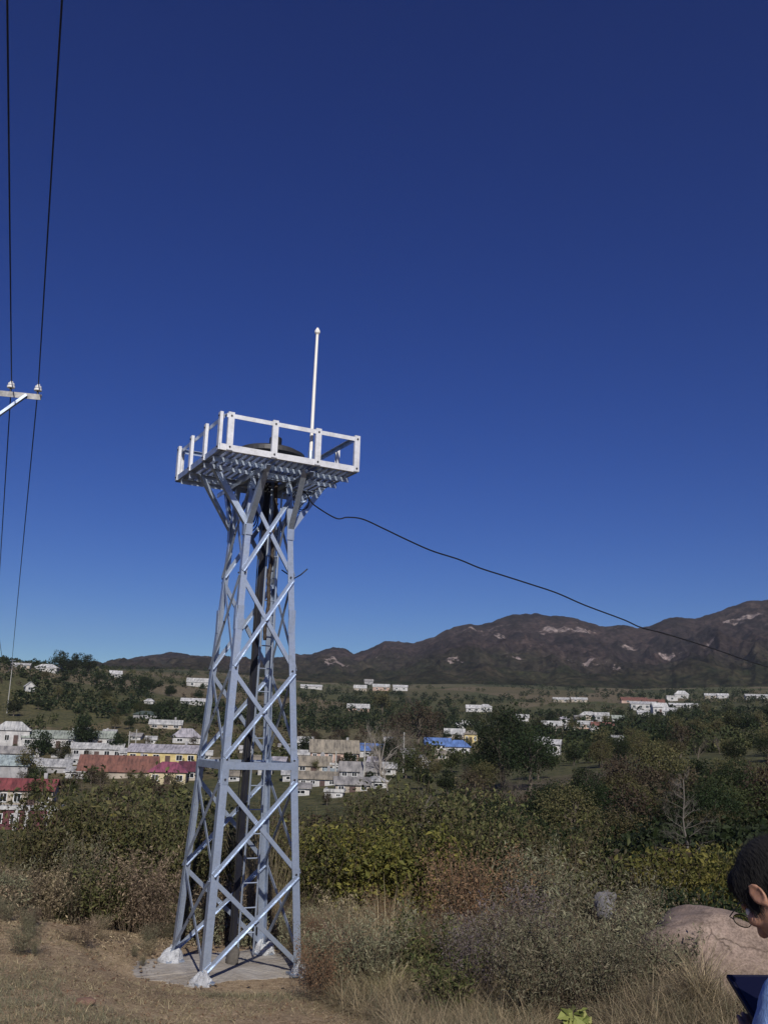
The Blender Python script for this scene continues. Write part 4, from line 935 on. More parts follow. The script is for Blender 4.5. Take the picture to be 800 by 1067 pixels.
# trees that make up the wood, region by region
def scatter(keys, n, ur, yr, hr, label, group, seed, power=1.0, cond=None):
    rs = random.Random(seed); c = 0; tries = 0
    while c < n and tries < n*40:
        tries += 1
        u = rs.uniform(*ur); Y = math.exp(rs.uniform(math.log(yr[0]), math.log(yr[1])))
        P = on_ground(u, Y)
        if not clear_of_houses(P[0], P[1], 1.5): continue
        if cond and not cond(P): continue
        place(rs.choice(keys), P, rs.uniform(*hr), label, 'tree', group); c += 1
scatter(['fine', 'bareb', 'fine2', 'fineo', 'autumn', 'fine'], 46, (470, 830), (45, 80), (2.2, 4.4), 'tree in the thick wood below the right village', 'trees of the right hand wood', 1)
scatter(['fine', 'bareb', 'round', 'fineo', 'autumn'], 50, (480, 840), (80, 200), (3, 6), 'tree in the middle of the right hand wood', 'trees in the middle of the right hand wood', 2)
scatter(['round', 'round2', 'olive'], 44, (480, 840), (200, 480), (3.5, 6.5), 'far tree on the slope round the right village', 'trees round the right village', 3)
scatter(['round', 'round2', 'autumn', 'olive'], 26, (320, 500), (130, 300), (2.4, 4.2), 'tree among the centre village houses', 'trees of the centre village', 4)
scatter(['round', 'round2', 'olive', 'autumn'], 22, (0, 200), (150, 260), (2, 3.6), 'tree among the left village houses', 'trees of the left village', 5)
scatter(['round', 'round2', 'olive', 'round'], 34, (0, 215), (270, 480), (2.5, 5.5), 'green tree on the left hillside', 'trees on the left hillside', 6)

# little trees growing between the houses
rs = random.Random(91)
for i in range(46):
    u, v = (rs.uniform(0, 200), rs.uniform(776, 826)) if i < 26 else (rs.uniform(316, 470), rs.uniform(776, 842))
    P = hit(u, v); place(rs.choice(['round', 'round2', 'olive', 'autumn']), P, rs.uniform(6, 13)*P[1]/F, 'small bushy tree close in front of the left village houses' if i < 26 else 'small bushy tree close in front of the centre village houses', 'tree', 'small trees between the left houses' if i < 26 else 'small trees between the centre houses')

# unnumbered wood and scrub on the far slopes: one mass
def scrub_mass(name, mat, n, ur, yr, hr, leaf, per, seed, label, dens=.0, nscale=45):
    r2 = np.random.default_rng(seed); mb = MB(); C = []; S = []
    cnt = 0
    while cnt < n:
        u = r2.uniform(*ur); Y = math.exp(r2.uniform(math.log(yr[0]), math.log(yr[1])))
        x, y, z = on_ground(u, Y)
        if float(vnoise(x/nscale, y/nscale, seed)) < dens: continue
        if not clear_of_houses(x, y, .5): continue
        h = r2.uniform(*hr); w = h*r2.uniform(.9, 1.6); k = per
        p = r2.normal(size=(k, 3)); p /= np.linalg.norm(p, axis=1)[:, None]; p *= r2.uniform(.5, 1, k)[:, None]
        C.append(p*np.array([w/2, w/2, h/2])+np.array([x, y, z+h*.45])); S.append(np.full(k, leaf*h)*r2.uniform(.6, 1.3, k)); cnt += 1
    mb.leaves(np.concatenate(C), np.concatenate(S), .5, .7)
    o = mb.build(name, LM[mat]); return tag(o, label, 'scrub', None, 'stuff')
scrub_mass('hillside_scrub', 'dark', 2100, (-120, 920), (180, 1080), (1.5, 4.5), .28, 44, 21, 'dark scrub spread over the far slopes', .12, 70)
scrub_mass('hillside_scrub', 'mid', 1300, (-120, 920), (180, 1000), (1.2, 3.5), .28, 40, 22, 'green scrub spread over the far slopes', .1, 55)
scrub_mass('hillside_scrub', 'olive', 600, (-120, 920), (130, 700), (1.0, 3), .28, 36, 23, 'yellowish scrub spread over the far slopes', .05)
scrub_mass('hillside_scrub', 'brown', 500, (-120, 920), (100, 650), (.8, 2.6), .28, 36, 24, 'brown autumn scrub spread over the far slopes', .1)
scrub_mass('valley_scrub', 'dark', 620, (440, 900), (32, 130), (.8, 2.4), .13, 130, 25, 'dark scrub filling the right hand slope', -.3, 18)
scrub_mass('valley_scrub', 'mid', 300, (420, 900), (32, 140), (.7, 2.0), .13, 120, 26, 'green scrub filling the right hand slope', -.2, 18)
scrub_mass('valley_scrub', 'brown', 300, (380, 900), (30, 130), (.6, 1.8), .12, 110, 27, 'brown dry scrub filling the right hand slope', -.1, 14)
scrub_mass('valley_scrub', 'olive', 340, (-60, 420), (32, 130), (.8, 2.2), .13, 110, 28, 'olive scrub on the drop behind the bushes', -.3, 18)

scrub_mass('valley_scrub', 'brown', 160, (300, 460), (40, 108), (.5, 1.5), .12, 110, 30, 'brown scrub below the centre village', -.3, 14)
scrub_mass('valley_scrub', 'olive', 170, (300, 470), (40, 112), (.6, 1.7), .12, 110, 31, 'olive scrub below the centre village', -.3, 14)
HPS = HP; HP = []
scrub_mass('valley_scrub', 'brown', 230, (-90, 320), (60, 135), (.4, 1.3), .13, 80, 34, 'low brown scrub on the drop below the left village', -.2, 12)
scrub_mass('valley_scrub', 'mid', 200, (-90, 320), (50, 130), (.5, 1.6), .13, 90, 35, 'green scrub on the drop below the left village', -.1, 12)
scrub_mass('valley_scrub', 'brown', 190, (300, 500), (104, 142), (.4, 1.0), .14, 60, 32, 'low brown scrub at the foot of the centre village', -.2, 9)
scrub_mass('valley_scrub', 'olive', 210, (200, 480), (100, 140), (.4, 1.1), .14, 60, 33, 'low olive scrub at the foot of the centre village', -.2, 9)
HP = HPS
# ------------------------------------------------------------------ near shrubs and weeds
def shrub_proto(name, H, W, nst, per, leaf, mat, asp=.5, stemr=.008, lean=.45, droop=.2, low=.15):
    t = empty(name, (0, 0, -500)); ms = MB(); C = []
    for i in range(nst):
        a = rng.uniform(0, 2*PI); l = rng.uniform(.15, 1)*lean; h = H*rng.uniform(.6, 1.05)
        b = np.array([math.cos(a), math.sin(a), 0])*rng.uniform(0, .25)*W; d = np.array([math.cos(a), math.sin(a), 0])
        bend = rng.normal(0, .08, 3)*H
        pts = [b+d*h*l*tt**1.4+np.array([0, 0, h*(tt-.12*l*tt*tt)])+bend*tt*(1-tt)*2 for tt in np.linspace(0, 1, 6)]
        ms.tube(pts, np.linspace(stemr, stemr*.35, 6), 4, False)
        tt = rng.uniform(low, 1.03, per)**.8; P = np.array(pts)
        x = np.stack([np.interp(tt, np.linspace(0, 1, 6), P[:, k]) for k in range(3)], 1)
        C.append(x+rng.normal(0, 1, (per, 3))*np.array([.085, .085, .06])*H*(1.15-.6*tt)[:, None])
    ms.build('stems', LM['stem'], t)
    C = np.concatenate(C)
    MB().leaves(C, leaf*np.clip(np.exp(rng.normal(-.12, .38, len(C))), .3, 1.7), .6, asp, droop).build('foliage', LM[mat], t)
    return t
PROT['broad'] = shrub_proto('broadleaf_bush', 2.3, 1.6, 34, 140, .066, 'green', .55, .009)
PROT['broad2'] = shrub_proto('broadleaf_bush', 2.0, 1.6, 32, 125, .062, 'olive', .55, .009)
PROT['browny'] = shrub_proto('withered_bush', 1.7, 1.6, 40, 90, .058, 'dry', .42, .008)
PROT['yellow'] = shrub_proto('yellow_leaf_bush', 1.6, 1.5, 28, 120, .078, 'yellow', .5, .008)
PROT['sage'] = shrub_proto('feathery_weed', 1.2, .8, 34, 85, .042, 'sage', .32, .005, .38)
PROT['sage2'] = shrub_proto('feathery_weed', 1.0, 1.0, 38, 80, .045, 'sage', .32, .005, .55)
PROT['heather'] = shrub_proto('feathery_weed', 1.0, .8, 40, 80, .034, 'heather', .35, .005, .4)
PROT['rust'] = shrub_proto('russet_weed', 1.0, .9, 46, 80, .032, 'rust', .35, .005, .5)
PROT['dry'] = shrub_proto('dry_weed', 1.0, 1.0, 34, 64, .05, 'dry', .35, .005, .6)
PROT['darkbush'] = shrub_proto('drooping_dark_bush', .7, 1.2, 44, 70, .075, 'dark', .22, .006, 1.0, .6)
PROT['greenweed'] = shrub_proto('leafy_weed', .9, .8, 26, 60, .06, 'green', .45, .005, .5)
NATH = {'tussock2': .6, 'broad': 2.3, 'broad2': 2.0, 'browny': 1.7, 'yellow': 1.6, 'sage': 1.2, 'sage2': 1.0, 'heather': 1.0, 'rust': 1.0, 'dry': 1.0, 'darkbush': .7, 'greenweed': .9}
def shrub(key, u, Y, vtop, label, cat='bush', group=None, wide=1.0):
    P = on_ground(u, Y); zt = (hor(u)-vtop)/F*Y; sc = max((zt-P[2])/NATH[key], .15)
    o = place(key, P, sc*wide, label, cat, group, sz=1/wide); return o
SHR = [
 # left bank behind the soil
 ('sage2', 12, 17.0, 884, 'grey green weed at the left edge of the bank'), ('dry', 30, 16.5, 893, 'low dry weed in front of the left bank'), ('broad2', 48, 18.5, 842, 'olive bush right of the maroon building'),
 ('broad', 75, 20.0, 806, 'tall green bush in front of the red tiled roof'), ('broad2', 104, 19.0, 815, 'olive bush in the middle of the left bank'), ('broad', 132, 20.5, 804, 'tall green bush in front of the magenta roof'),
 ('broad', 163, 19.2, 826, 'green bush nearest the tower on the left bank'), ('broad2', 186, 18.6, 838, 'olive bush behind the left tower legs'), ('sage', 92, 17.4, 858, 'grey feathery weed low on the left bank'), ('browny', 150, 17.0, 872, 'brown withered bush beside the left tower leg'),
 ('dry', 62, 16.6, 888, 'dry weed above the soil mound'), ('greenweed', 118, 16.8, 886, 'green leafy weed between soil and bushes'), ('browny', 172, 16.8, 888, 'withered bush behind the left rear footing'), ('broad', 28, 20, 862, 'green bush under the maroon building'),
 ('yellow', 156, 21, 838, 'yellow leaved bush among the green left bushes'),
 # behind the tower
 ('broad', 215, 19.6, 842, 'green bush seen through the tower, left side'), ('broad', 246, 19.0, 850, 'green bush seen through the middle of the tower'), ('browny', 230, 17.4, 900, 'withered bush behind the tower ladder'), ('browny', 268, 17.2, 902, 'brown bush behind the rear tower leg'), ('broad2', 282, 19.6, 842, 'olive bush seen through the tower, right side'),
 # right of the tower
 ('broad', 322, 19.5, 848, 'green bush close to the right tower leg'), ('yellow', 345, 20, 846, 'bright yellow leaved bush right of the tower'), ('yellow', 372, 20.5, 850, 'yellow leaved bush left of the big green bush'),
 ('broad', 405, 23, 818, 'left part bush of the big green thicket'), ('broad', 442, 24, 806, 'tallest bush of the big green thicket'), ('broad2', 478, 23.5, 812, 'olive bush of the big green thicket'), ('broad', 510, 23, 826, 'right part bush of the big green thicket'), ('broad', 460, 21.5, 838, 'front bush of the big green thicket'),
 ('yellow', 425, 21, 846, 'yellow leaved front bush of the big green thicket'),
 ('broad2', 568, 22, 846, 'olive bush right of the green thicket'), ('broad', 590, 24, 842, 'green bush on the slope left of the pale stone'), ('greenweed', 600, 20, 868, 'leafy green weed behind the tall grey weeds'),
 ('yellow', 700, 18, 872, 'yellow leaved bush above the boulder'), ('yellow', 735, 18.5, 868, 'yellow leaved bush left of the man'), ('sage', 672, 17.5, 888, 'tall feathery weed right of the pale stone'), ('yellow', 765, 18.5, 876, 'yellow leaved bush behind the man'),
 ('rust', 500, 15.5, 868, 'red brown dry weed standing in the grey weeds'), ('rust', 482, 15.2, 880, 'low red brown weed left of the russet one'),
 ('sage', 545, 16, 868, 'tall feathery grey green weed right of the russet weed'), ('sage', 570, 16.5, 868, 'tallest feathery grey green weed on the slope'), ('sage', 595, 15.5, 885, 'feathery weed left of the pale stone'),
 ('heather', 545, 12.6, 906, 'purple grey weed in the middle of the right slope'), ('heather', 492, 11.6, 940, 'small purple weed in the lower right slope'), ('sage2', 520, 12.0, 925, 'broad grey green weed below the purple weed'),
 ('sage2', 590, 11.4, 925, 'broad grey green weed left of the boulder'), ('sage2', 635, 11.6, 918, 'grey green weed leaning before the boulder'), ('sage', 660, 12.2, 905, 'feathery weed at the left end of the boulder'), ('sage2', 690, 11.0, 948, 'low weed at the foot of the boulder'),
 ('sage2', 555, 10.6, 950, 'grey green weed low in the grass'), ('greenweed', 470, 10.9, 968, 'leafy green weed among dry grass'), ('greenweed', 440, 12.6, 935, 'green weed in the brown weeds right of the tower'),
 ('sage2', 668, 10.6, 946, 'grey green weed growing in front of the boulder'), ('sage', 645, 10.3, 948, 'feathery weed left of the boulder foot'), ('dry', 700, 10.3, 975, 'dry weed in front of the boulder'), ('sage2', 620, 10.2, 958, 'low grey green weed right of the grass'),
 ('darkbush', 742, 13.2, 916, 'dark drooping bush behind the boulder'), ('darkbush', 765, 12.9, 922, 'dark drooping bush between boulder and man'),
]
for k, u, Y, vt, lab in SHR: shrub(k, u, Y, vt, lab, 'weed' if k in ('sage', 'sage2', 'heather', 'rust', 'dry', 'greenweed') else 'bush')
t_ = empty('straw_clump', (0, 0, -500)); k = 520
MB().blades(np.concatenate([rng.normal(0, .13, (k, 2)), np.zeros((k, 1))], 1), .62*rng.uniform(.5, 1.25, k), .010, 1.3*rng.uniform(.3, 1.4, k), 5).build('blades', LM['straw'], t_); PROT['tussock2'] = t_
rs = random.Random(55)
for i in range(70):
    u = rs.uniform(325, 720); Y = rs.uniform(10.5, 17.5); P = on_ground(u, Y)
    if proj(P)[1] > 1050-(u-320)*.05 or (u > 640 and Y < 12.5): continue
    h = rs.uniform(.45, .95)*(1 if Y > 12 else .75)
    k = rs.choice(['dry', 'dry', 'sage2', 'tussock2', 'rust'] if u < 470 else ['sage2', 'sage', 'heather', 'dry'])
    lab = {'tussock2': 'arching clump of straw in the tangle right of the tower', 'dry': 'pale brown dry weed in the tangle right of the tower', 'sage2': 'spreading grey green weed on the right slope', 'browny': 'withered brown weed on the right slope', 'rust': 'reddish weed on the right slope', 'sage': 'upright grey green weed on the right slope', 'heather': 'purplish weed on the right slope'}[k]
    place(k, P, h/NATH[k], lab, 'weed', 'weeds on the right slope')
for i in range(44):
    u = rs.uniform(-10, 175); v = 938+rs.random()**1.8*62+max(0, u-95)*.3; P = hit(u, v, 9)
    k = rs.choice(['dry', 'sage2', 'sage', 'dry']); h = rs.uniform(.12, .42)
    place(k, P, h/NATH[k], 'pale dry weed tuft growing out of the bare soil at left' if k == 'dry' else 'small grey green weed at the edge of the soil on the left', 'weed', 'low weeds along the left soil edge')
# bright leafy plant at the bottom
PROT['bright'] = shrub_proto('leafy_plant', .40, .12, 10, 11, .075, 'bright', .75, .004, .3, 0, .45)
place('bright', on_ground(597, 8.75), 1.3, 'small plant with bright pale green leaves in the dry grass', 'plant', None, sz=1)

# ground cover nobody could count
def cover(name, mat, n, cond, h, w, lean, seed, label, urange=(300, 800), yr=(7.5, 20), leafy=False, leaf=.04, cat='grass', clump=4, lz=.5):
    r2 = np.random.default_rng(seed); B = []
    m = 0
    while m < n:
        u = r2.uniform(*urange, 4000); Y = r2.uniform(*yr, 4000)
        d = np.array([ray(a, 800) for a in u]); x = d[:, 0]*Y; y = Y
        x = x+r2.normal(0, .12, 4000); y = y+r2.normal(0, .12, 4000)
        z = ground(x, y); P = np.stack([x, y, z], 1)
        dd = P@CW; uu = 400+F*(P@CR)/dd; vv = 533.5-F*(P@CU)/dd
        k = cond(uu, vv, x, y); P = P[k]; B.append(P); m += len(P)
    B = np.concatenate(B)[:n]
    B = (B[:, None, :]+np.concatenate([r2.normal(0, .035, (len(B), clump, 2)), np.zeros((len(B), clump, 1))], 2)).reshape(-1, 3)
    mb = MB(); k = len(B)
    if leafy:
        B[:, 2] += r2.uniform(0, 1, k)**1.3*lz; mb.leaves(B, leaf*r2.uniform(.5, 1.5, k), .6, .34, .2)
    else: mb.blades(B, h*r2.uniform(.4, 1.3, k), w*r2.uniform(.6, 1.3, k), lean*r2.uniform(.3, 1.4, k), 3)
    return tag(mb.build(name, LM[mat]), label, cat, None, 'stuff')
def lf(x, y, s, sd): return vnoise(x*s, y*s, sd)
def c_grass(u, v, x, y): return (u > 335+30*lf(x, y, 1.2, 3)+np.clip(v-1000, 0, 80)*.6) & (lf(x, y, .9, 4) > -.6) & (np.hypot(x-TX, y-TY) > 1.55) & ~((u > 690) & (v < 1000) & (v > 925)) & ~((np.abs(u-597) < 24) & (v > 1022))
def c_weeds(u, v, x, y): return (lf(x, y, 1.25, 33) > -.22) & (v < 1015) & (u > 318) & (np.hypot(x-TX, y-TY) > 1.5)
cover('dry_grass', 'straw', 8000, c_grass, .40, .008, 1.35, 61, 'dry straw coloured grass on the right foreground', (320, 1000), (7.2, 14), clump=5)
cover('dry_grass', 'sage', 5200, c_grass, .32, .008, 1.2, 76, 'grey green grass among the straw', (320, 1000), (7.2, 14), clump=5)
cover('dry_grass', 'dry', 8500, c_grass, .34, .007, 1.6, 62, 'brown dead grass on the right foreground', (320, 1000), (7.2, 14), clump=5)
cover('dry_grass', 'straw', 5200, lambda u, v, x, y: c_weeds(u, v, x, y) & (u < 600+60*lf(x, y, .8, 51)), .62, .009, 1.25, 73, 'long bent straw lying over the weeds right of the tower', (318, 640), (9.8, 17), clump=6)
cover('weed_tangle', 'dry', 8000, c_weeds, 0, 0, 0, 63, 'tangle of dry brown weeds covering the right slope', (318, 1000), (9.5, 19), True, .055, 'weeds', 7, .42)
cover('weed_tangle', 'sage', 9000, lambda u, v, x, y: c_weeds(u, v, x, y) & (u > 430+60*lf(x, y, .7, 9)), 0, 0, 0, 64, 'tangle of grey green weeds covering the right slope', (400, 1000), (9.5, 19), True, .05, 'weeds', 7, .5)
cover('weed_tangle', 'stem', 2600, c_weeds, .7, .006, .8, 65, 'thin dry stalks standing in the weeds', (318, 830), (9.5, 19), clump=4, cat='weeds')
def c_bank(u, v, x, y): return (v < 950+22*lf(x, y, 1.1, 12)+14*lf(x, y, 3, 18)+np.clip(u-95, 0, 100)*.35) & (np.hypot(x-TX, y-TY) > 1.5)
cover('bank_litter', 'dry', 4200, c_bank, 0, 0, 0, 66, 'withered leaves and stalks on the bank at left', (-30, 330), (14.5, 19.5), True, .06, 'weeds', 6, .36)
cover('bank_litter', 'sage', 3600, lambda u, v, x, y: c_bank(u, v-4, x, y) & (lf(x, y, 1.0, 40) > -.1), 0, 0, 0, 71, 'grey green weeds on the bank at left', (-30, 330), (14.8, 19.5), True, .055, 'weeds', 6, .55)
cover('bank_litter', 'dry', 900, lambda u, v, x, y: c_bank(u, v-22, x, y), 0, 0, 0, 72, 'loose withered leaves at the edge of the bare soil', (-30, 330), (13.5, 18), True, .05, 'weeds', 4, .06)
cover('bank_litter', 'straw', 420, lambda u, v, x, y: c_bank(u, v+16, x, y), 1.9, .010, .3, 77, 'tall thin pale stalks standing up out of the bank at left', (-30, 330), (15.6, 20), clump=2, cat='weeds')
cover('bank_litter', 'stem', 1500, c_bank, .8, .007, .7, 67, 'thin stalks on the bank at left', (-30, 330), (14.8, 19.5), clump=4, cat='weeds')
cover('leaf_litter', 'rust', 900, lambda u, v, x, y: (u < 420) & (np.hypot(x-TX, y-TY) > 1.2), 0, 0, 0, 75, 'dead leaves scattered over the bare soil', (-20, 420), (7.2, 16), True, .045, 'leaves', 2, .012)
cover('straw_litter', 'straw', 3000, lambda u, v, x, y: (u < 420) & (np.hypot(x-TX, y-TY) > 1.25) & (lf(x, y, 1.3, 14) > -.15), .10, .006, 2.2, 68, 'thin straw lying on the bare soil', (-20, 420), (7.2, 14.5), clump=4, cat='straw')
cover('straw_litter', 'stem', 700, lambda u, v, x, y: (u < 420) & (np.hypot(x-TX, y-TY) > 1.5) & (lf(x, y, 1.0, 15) > .0), .12, .007, 2.2, 69, 'dark twigs lying on the bare soil', (-20, 420), (7.2, 15), clump=2, cat='twigs')
cover('short_grass', 'sage', 2600, lambda u, v, x, y: (u < 330) & (lf(x, y, .8, 16) > .25) & (np.hypot(x-TX, y-TY) > 1.5), .07, .006, 1.0, 70, 'thin short grass in patches on the soil', (-20, 330), (7.2, 13), clump=5)

# clods and pebbles on the bare soil
def clods(n, seed):
    r2 = np.random.default_rng(seed); mb = MB()
    u = r2.uniform(-30, 430, n); Y = r2.uniform(7.2, 16, n); d = np.array([ray(a, 800) for a in u]); x = d[:, 0]*Y; y = Y
    k = np.hypot(x-TX, y-TY) > 1.0; x, y = x[k], y[k]; z = ground(x, y); n = len(x)
    base = np.array([[1, 0, 0], [-1, 0, 0], [0, 1, 0], [0, -1, 0], [0, 0, 1], [0, 0, -1]], float)
    S = (.006+.028*r2.random(n)**6)[:, None, None]*r2.uniform(.6, 1.3, (n, 6, 1))
    a = r2.uniform(0, 6.28, n); c, s_ = np.cos(a)[:, None], np.sin(a)[:, None]
    B = base[None]*S; B = np.stack([B[..., 0]*c-B[..., 1]*s_, B[..., 0]*s_+B[..., 1]*c, B[..., 2]*.7], -1)
    V = B+np.stack([x, y, z+.004+.03*(np.hypot(x-TX, y-TY) < 1.35)], -1)[:, None]
    f = np.array([[0, 2, 4], [2, 1, 4], [1, 3, 4], [3, 0, 4], [2, 0, 5], [1, 2, 5], [3, 1, 5], [0, 3, 5]])
    mb.addq(V.reshape(-1, 3), (np.arange(n)[:, None, None]*6+f[None]).reshape(-1, 3))
    tag(mb.build('soil_clods', mottled('soil_clods', (.13, .095, .065), (.26, .20, .14), 3, .95)), 'crumbs of earth and small pebbles on the bare soil', 'soil', None, 'stuff')
clods(8000, 90)
# arching tussocks of long dry grass
t_ = empty('grass_tussock', (0, 0, -500)); k = 420
MB().blades(np.concatenate([rng.normal(0, .06, (k, 2)), np.zeros((k, 1))], 1), .62*rng.uniform(.5, 1.2, k), .009, 1.15*rng.uniform(.3, 1.3, k), 5).build('blades', LM['straw'], t_); PROT['tussock'] = t_
for u, v, lab in ((545, 1022, 'arching tussock of long dry grass below the grey green weeds'), (505, 1030, 'dry grass tussock left of the bright plant'), (470, 1012, 'small dry grass tussock at the edge of the weeds'), (640, 1035, 'dry grass tussock right of the bright plant'),
                  (690, 1030, 'dry grass tussock in front of the boulder'), (730, 1050, 'dry grass tussock beside the tablet'), (400, 1035, 'dry grass tussock nearest the bare soil'), (540, 1052, 'dry grass tussock at the bottom edge left of the bright plant')):
    place('tussock', hit(u, v), random.uniform(.75, 1.1), lab, 'grass', None)

# stones
def stone(name, c, d, seed, mat, rz=0, n=40, rough=.16, flat=1.0):
    mb = MB(); vs = []; m = n//2
    for i in range(m+1):
        ph = PI*i/m-PI/2
        for j in range(n):
            th = 2*PI*j/n; p = np.array([math.cos(ph)*math.cos(th), math.cos(ph)*math.sin(th), math.sin(ph)])
            q = np.sign(p)*np.abs(p)**.8
            s = 1+rough*float(fbm(p[0]*1.3+seed, p[1]*1.3+p[2]*1.7, 4, seed))*1.5
            vs.append(q*s*np.array(d)/2)
    f = [(i*n+j, i*n+(j+1) % n, (i+1)*n+(j+1) % n, (i+1)*n+j) for i in range(m) for j in range(n)]
    mb.add(vs, f); o = mb.build(name, mat, None, True); o.location = c; o.rotation_euler = (0, 0, rz); return o
def granite():
    m, nt, b, o = newmat('pinkish_granite'); p = opos(nt)
    n1 = noise(nt, 1.6, 8, .62, p); n2 = noise(nt, 40, 4, .7, p)
    c = ramp(nt, [(.3, (.16, .122, .102)), (.5, (.25, .192, .162)), (.7, (.33, .262, .222))], n1.outputs[0])
    c = mix(nt, c, ramp(nt, [(.35, (.6, .58, .56)), (.6, (1.15, 1.15, 1.15))], n2.outputs[0]), .9, 'MULTIPLY')
    n4 = noise(nt, 5, 8, .75, p, .5); c = mix(nt, c, ramp(nt, [(.36, (.5, .48, .45)), (.5, (1, 1, 1)), (.68, (1.25, 1.22, 1.2))], n4.outputs[0]), .9, 'MULTIPLY')
    wv = noise(nt, 1.1, 5, .6, p); v = N(nt, 'ShaderNodeTexVoronoi', feature='DISTANCE_TO_EDGE'); v.inputs['Scale'].default_value = 1.5
    vm = mix(nt, p, wv.outputs['Color'], .35); nt.links.new(vm, v.inputs['Vector'])
    cr = ramp(nt, [(0, (0, 0, 0)), (.009, (.7, .7, .7)), (.016, (1, 1, 1))], v.outputs['Distance'])
    gate = ramp(nt, [(.45, (1, 1, 1)), (.55, (0, 0, 0))], noise(nt, .8, 3, .5, p).outputs[0])
    cr = mix(nt, cr, (1, 1, 1), gate)
    nt.links.new(mix(nt, c, mix(nt, (.35, .32, .3), (1, 1, 1), cr), 1.0, 'MULTIPLY'), b.inputs['Base Color']); b.inputs['Roughness'].default_value = .9
    h = N(nt, 'ShaderNodeMath', operation='MULTIPLY_ADD'); nt.links.new(n2.outputs[0], h.inputs[0]); h.inputs[1].default_value = .3; nt.links.new(cr, h.inputs[2])
    bump(nt, b, h.outputs[0], .6, .03); return m
GR = granite()
Pb = at(742, 992, 11.3)
bo = stone('boulder', tuple(Pb+np.array([.36, .15, -.40])), (2.3, 1.9, 1.45), 3, GR, 0, 110, .12); bo.rotation_euler = (math.radians(-6), math.radians(18), math.radians(-6))
tag(bo, 'large smooth pinkish granite boulder with cracks beside the man', 'boulder')
Ps = on_ground(627, 15.0)
tag(stone('stone', (Ps[0], Ps[1], Ps[2]+.84), (.36, .32, .42), 11, mottled('pale_stone', (.10, .098, .108), (.2, .195, .21), 5, .9, 0, .5, .03), .9, 40, .34), 'pale grey stone sticking up out of the weeds', 'stone')
Pr = hit(88, 1047)
tag(stone('stone', (Pr[0], Pr[1], Pr[2]+.02), (.20, .13, .07), 14, mottled('reddish_stone', (.12, .065, .05), (.22, .13, .10), 9, .9, 0, .4, .02), .5, 24, .2), 'small reddish stone lying on the soil at bottom left', 'stone')
Pr = tl(.05, .25, .02)
tag(stone('stone', Pr+np.array([0, 0, .06]), (.18, .22, .28), 17, mottled('dark_stone', (.06, .055, .05), (.13, .12, .11), 6, .9, 0, .4, .02), .5, 24, .25), 'dark broken lump standing on the concrete pad inside the tower', 'stone')

# ------------------------------------------------------------------ the man
def nrm(v): v = np.array(v, float); return v/np.linalg.norm(v)
def capsule(mb, p0, r0, p1, r1, n=16, k=5):
    p0, p1 = np.array(p0, float), np.array(p1, float); d = nrm(p1-p0)
    pts, rad = [], []
    for i in range(k): t = -math.cos(PI/2*i/k); pts.append(p0+d*r0*t); rad.append(max(r0*math.sqrt(1-t*t), 1e-4))
    pts.append(p0); rad.append(r0); pts.append(p1); rad.append(r1)
    for i in range(1, k+1): t = math.sin(PI/2*i/k); pts.append(p1+d*r1*t); rad.append(max(r1*math.sqrt(max(1-t*t, 0)), 1e-4))
    mb.tube(pts, rad, n)
def ellips(mb, c, d, ax, n=24, m=16):
    """ellipsoid with half sizes d along the axes ax (3 world vectors)"""
    vs = []
    for i in range(m+1):
        ph = PI*i/m-PI/2
        for j in range(n):
            th = 2*PI*j/n; q = np.array([math.cos(ph)*math.cos(th)*d[0], math.cos(ph)*math.sin(th)*d[1], math.sin(ph)*d[2]])
            vs.append(np.array(c)+q[0]*ax[0]+q[1]*ax[1]+q[2]*ax[2])
    f = [(i*n+j, i*n+(j+1) % n, (i+1)*n+(j+1) % n, (i+1)*n+j) for i in range(m) for j in range(n)]
    mb.add(vs, f)
def remesh(mb, name, mat, parent, vox, smooth=4):
    me = mb.mesh(name+'_src'); o = bpy.data.objects.new(name+'_src', me); COL.objects.link(o)
    r = o.modifiers.new('r', 'REMESH'); r.mode = 'VOXEL'; r.voxel_size = vox
    s = o.modifiers.new('s', 'SMOOTH'); s.iterations = smooth; s.factor = .5
    dg = bpy.context.evaluated_depsgraph_get(); dg.update()
    nm = bpy.data.meshes.new_from_object(o.evaluated_get(dg)); nm.name = name
    bpy.data.objects.remove(o); nm.materials.clear(); nm.materials.append(mat)
    nm.polygons.foreach_set('use_smooth', [True]*len(nm.polygons))
    q = bpy.data.objects.new(name, nm); COL.objects.link(q); q.parent = parent; return q
m, nt, b, _o = newmat('tanned_skin'); n_ = noise(nt, 25, 4, .6, opos(nt))
nt.links.new(ramp(nt, [(.35, (.30, .155, .105)), (.65, (.42, .235, .165))], n_.outputs[0]), b.inputs['Base Color']); b.inputs['Roughness'].default_value = .5
b.inputs['Subsurface Weight'].default_value = .15; b.inputs['Subsurface Radius'].default_value = (.02, .008, .004); MAT['skin'] = m
def cloth(name, c):
    m, nt, b, o = newmat(name); p = opos(nt); n = noise(nt, 9, 6, .6, p, .8); w = noise(nt, 400, 2, .5, p)
    nt.links.new(ramp(nt, [(.3, tuple(q*.82 for q in c)), (.7, c)], n.outputs[0]), b.inputs['Base Color']); b.inputs['Roughness'].default_value = .85
    h = N(nt, 'ShaderNodeMath', operation='MULTIPLY_ADD'); nt.links.new(n.outputs[0], h.inputs[0]); h.inputs[1].default_value = 6; nt.links.new(w.outputs[0], h.inputs[2])
    bump(nt, b, h.outputs[0], .5, .006); return m
MAT['shirt'] = cloth('light_blue_shirt', (.24, .40, .78)); MAT['trousers'] = cloth('dark_trousers', (.035, .04, .055)); MAT['shoe'] = cloth('black_shoe', (.02, .02, .02))
MAT['hair'] = mottled('black_hair', (.003, .003, .004), (.008, .007, .007), 60, .85, 0, .05, .001)
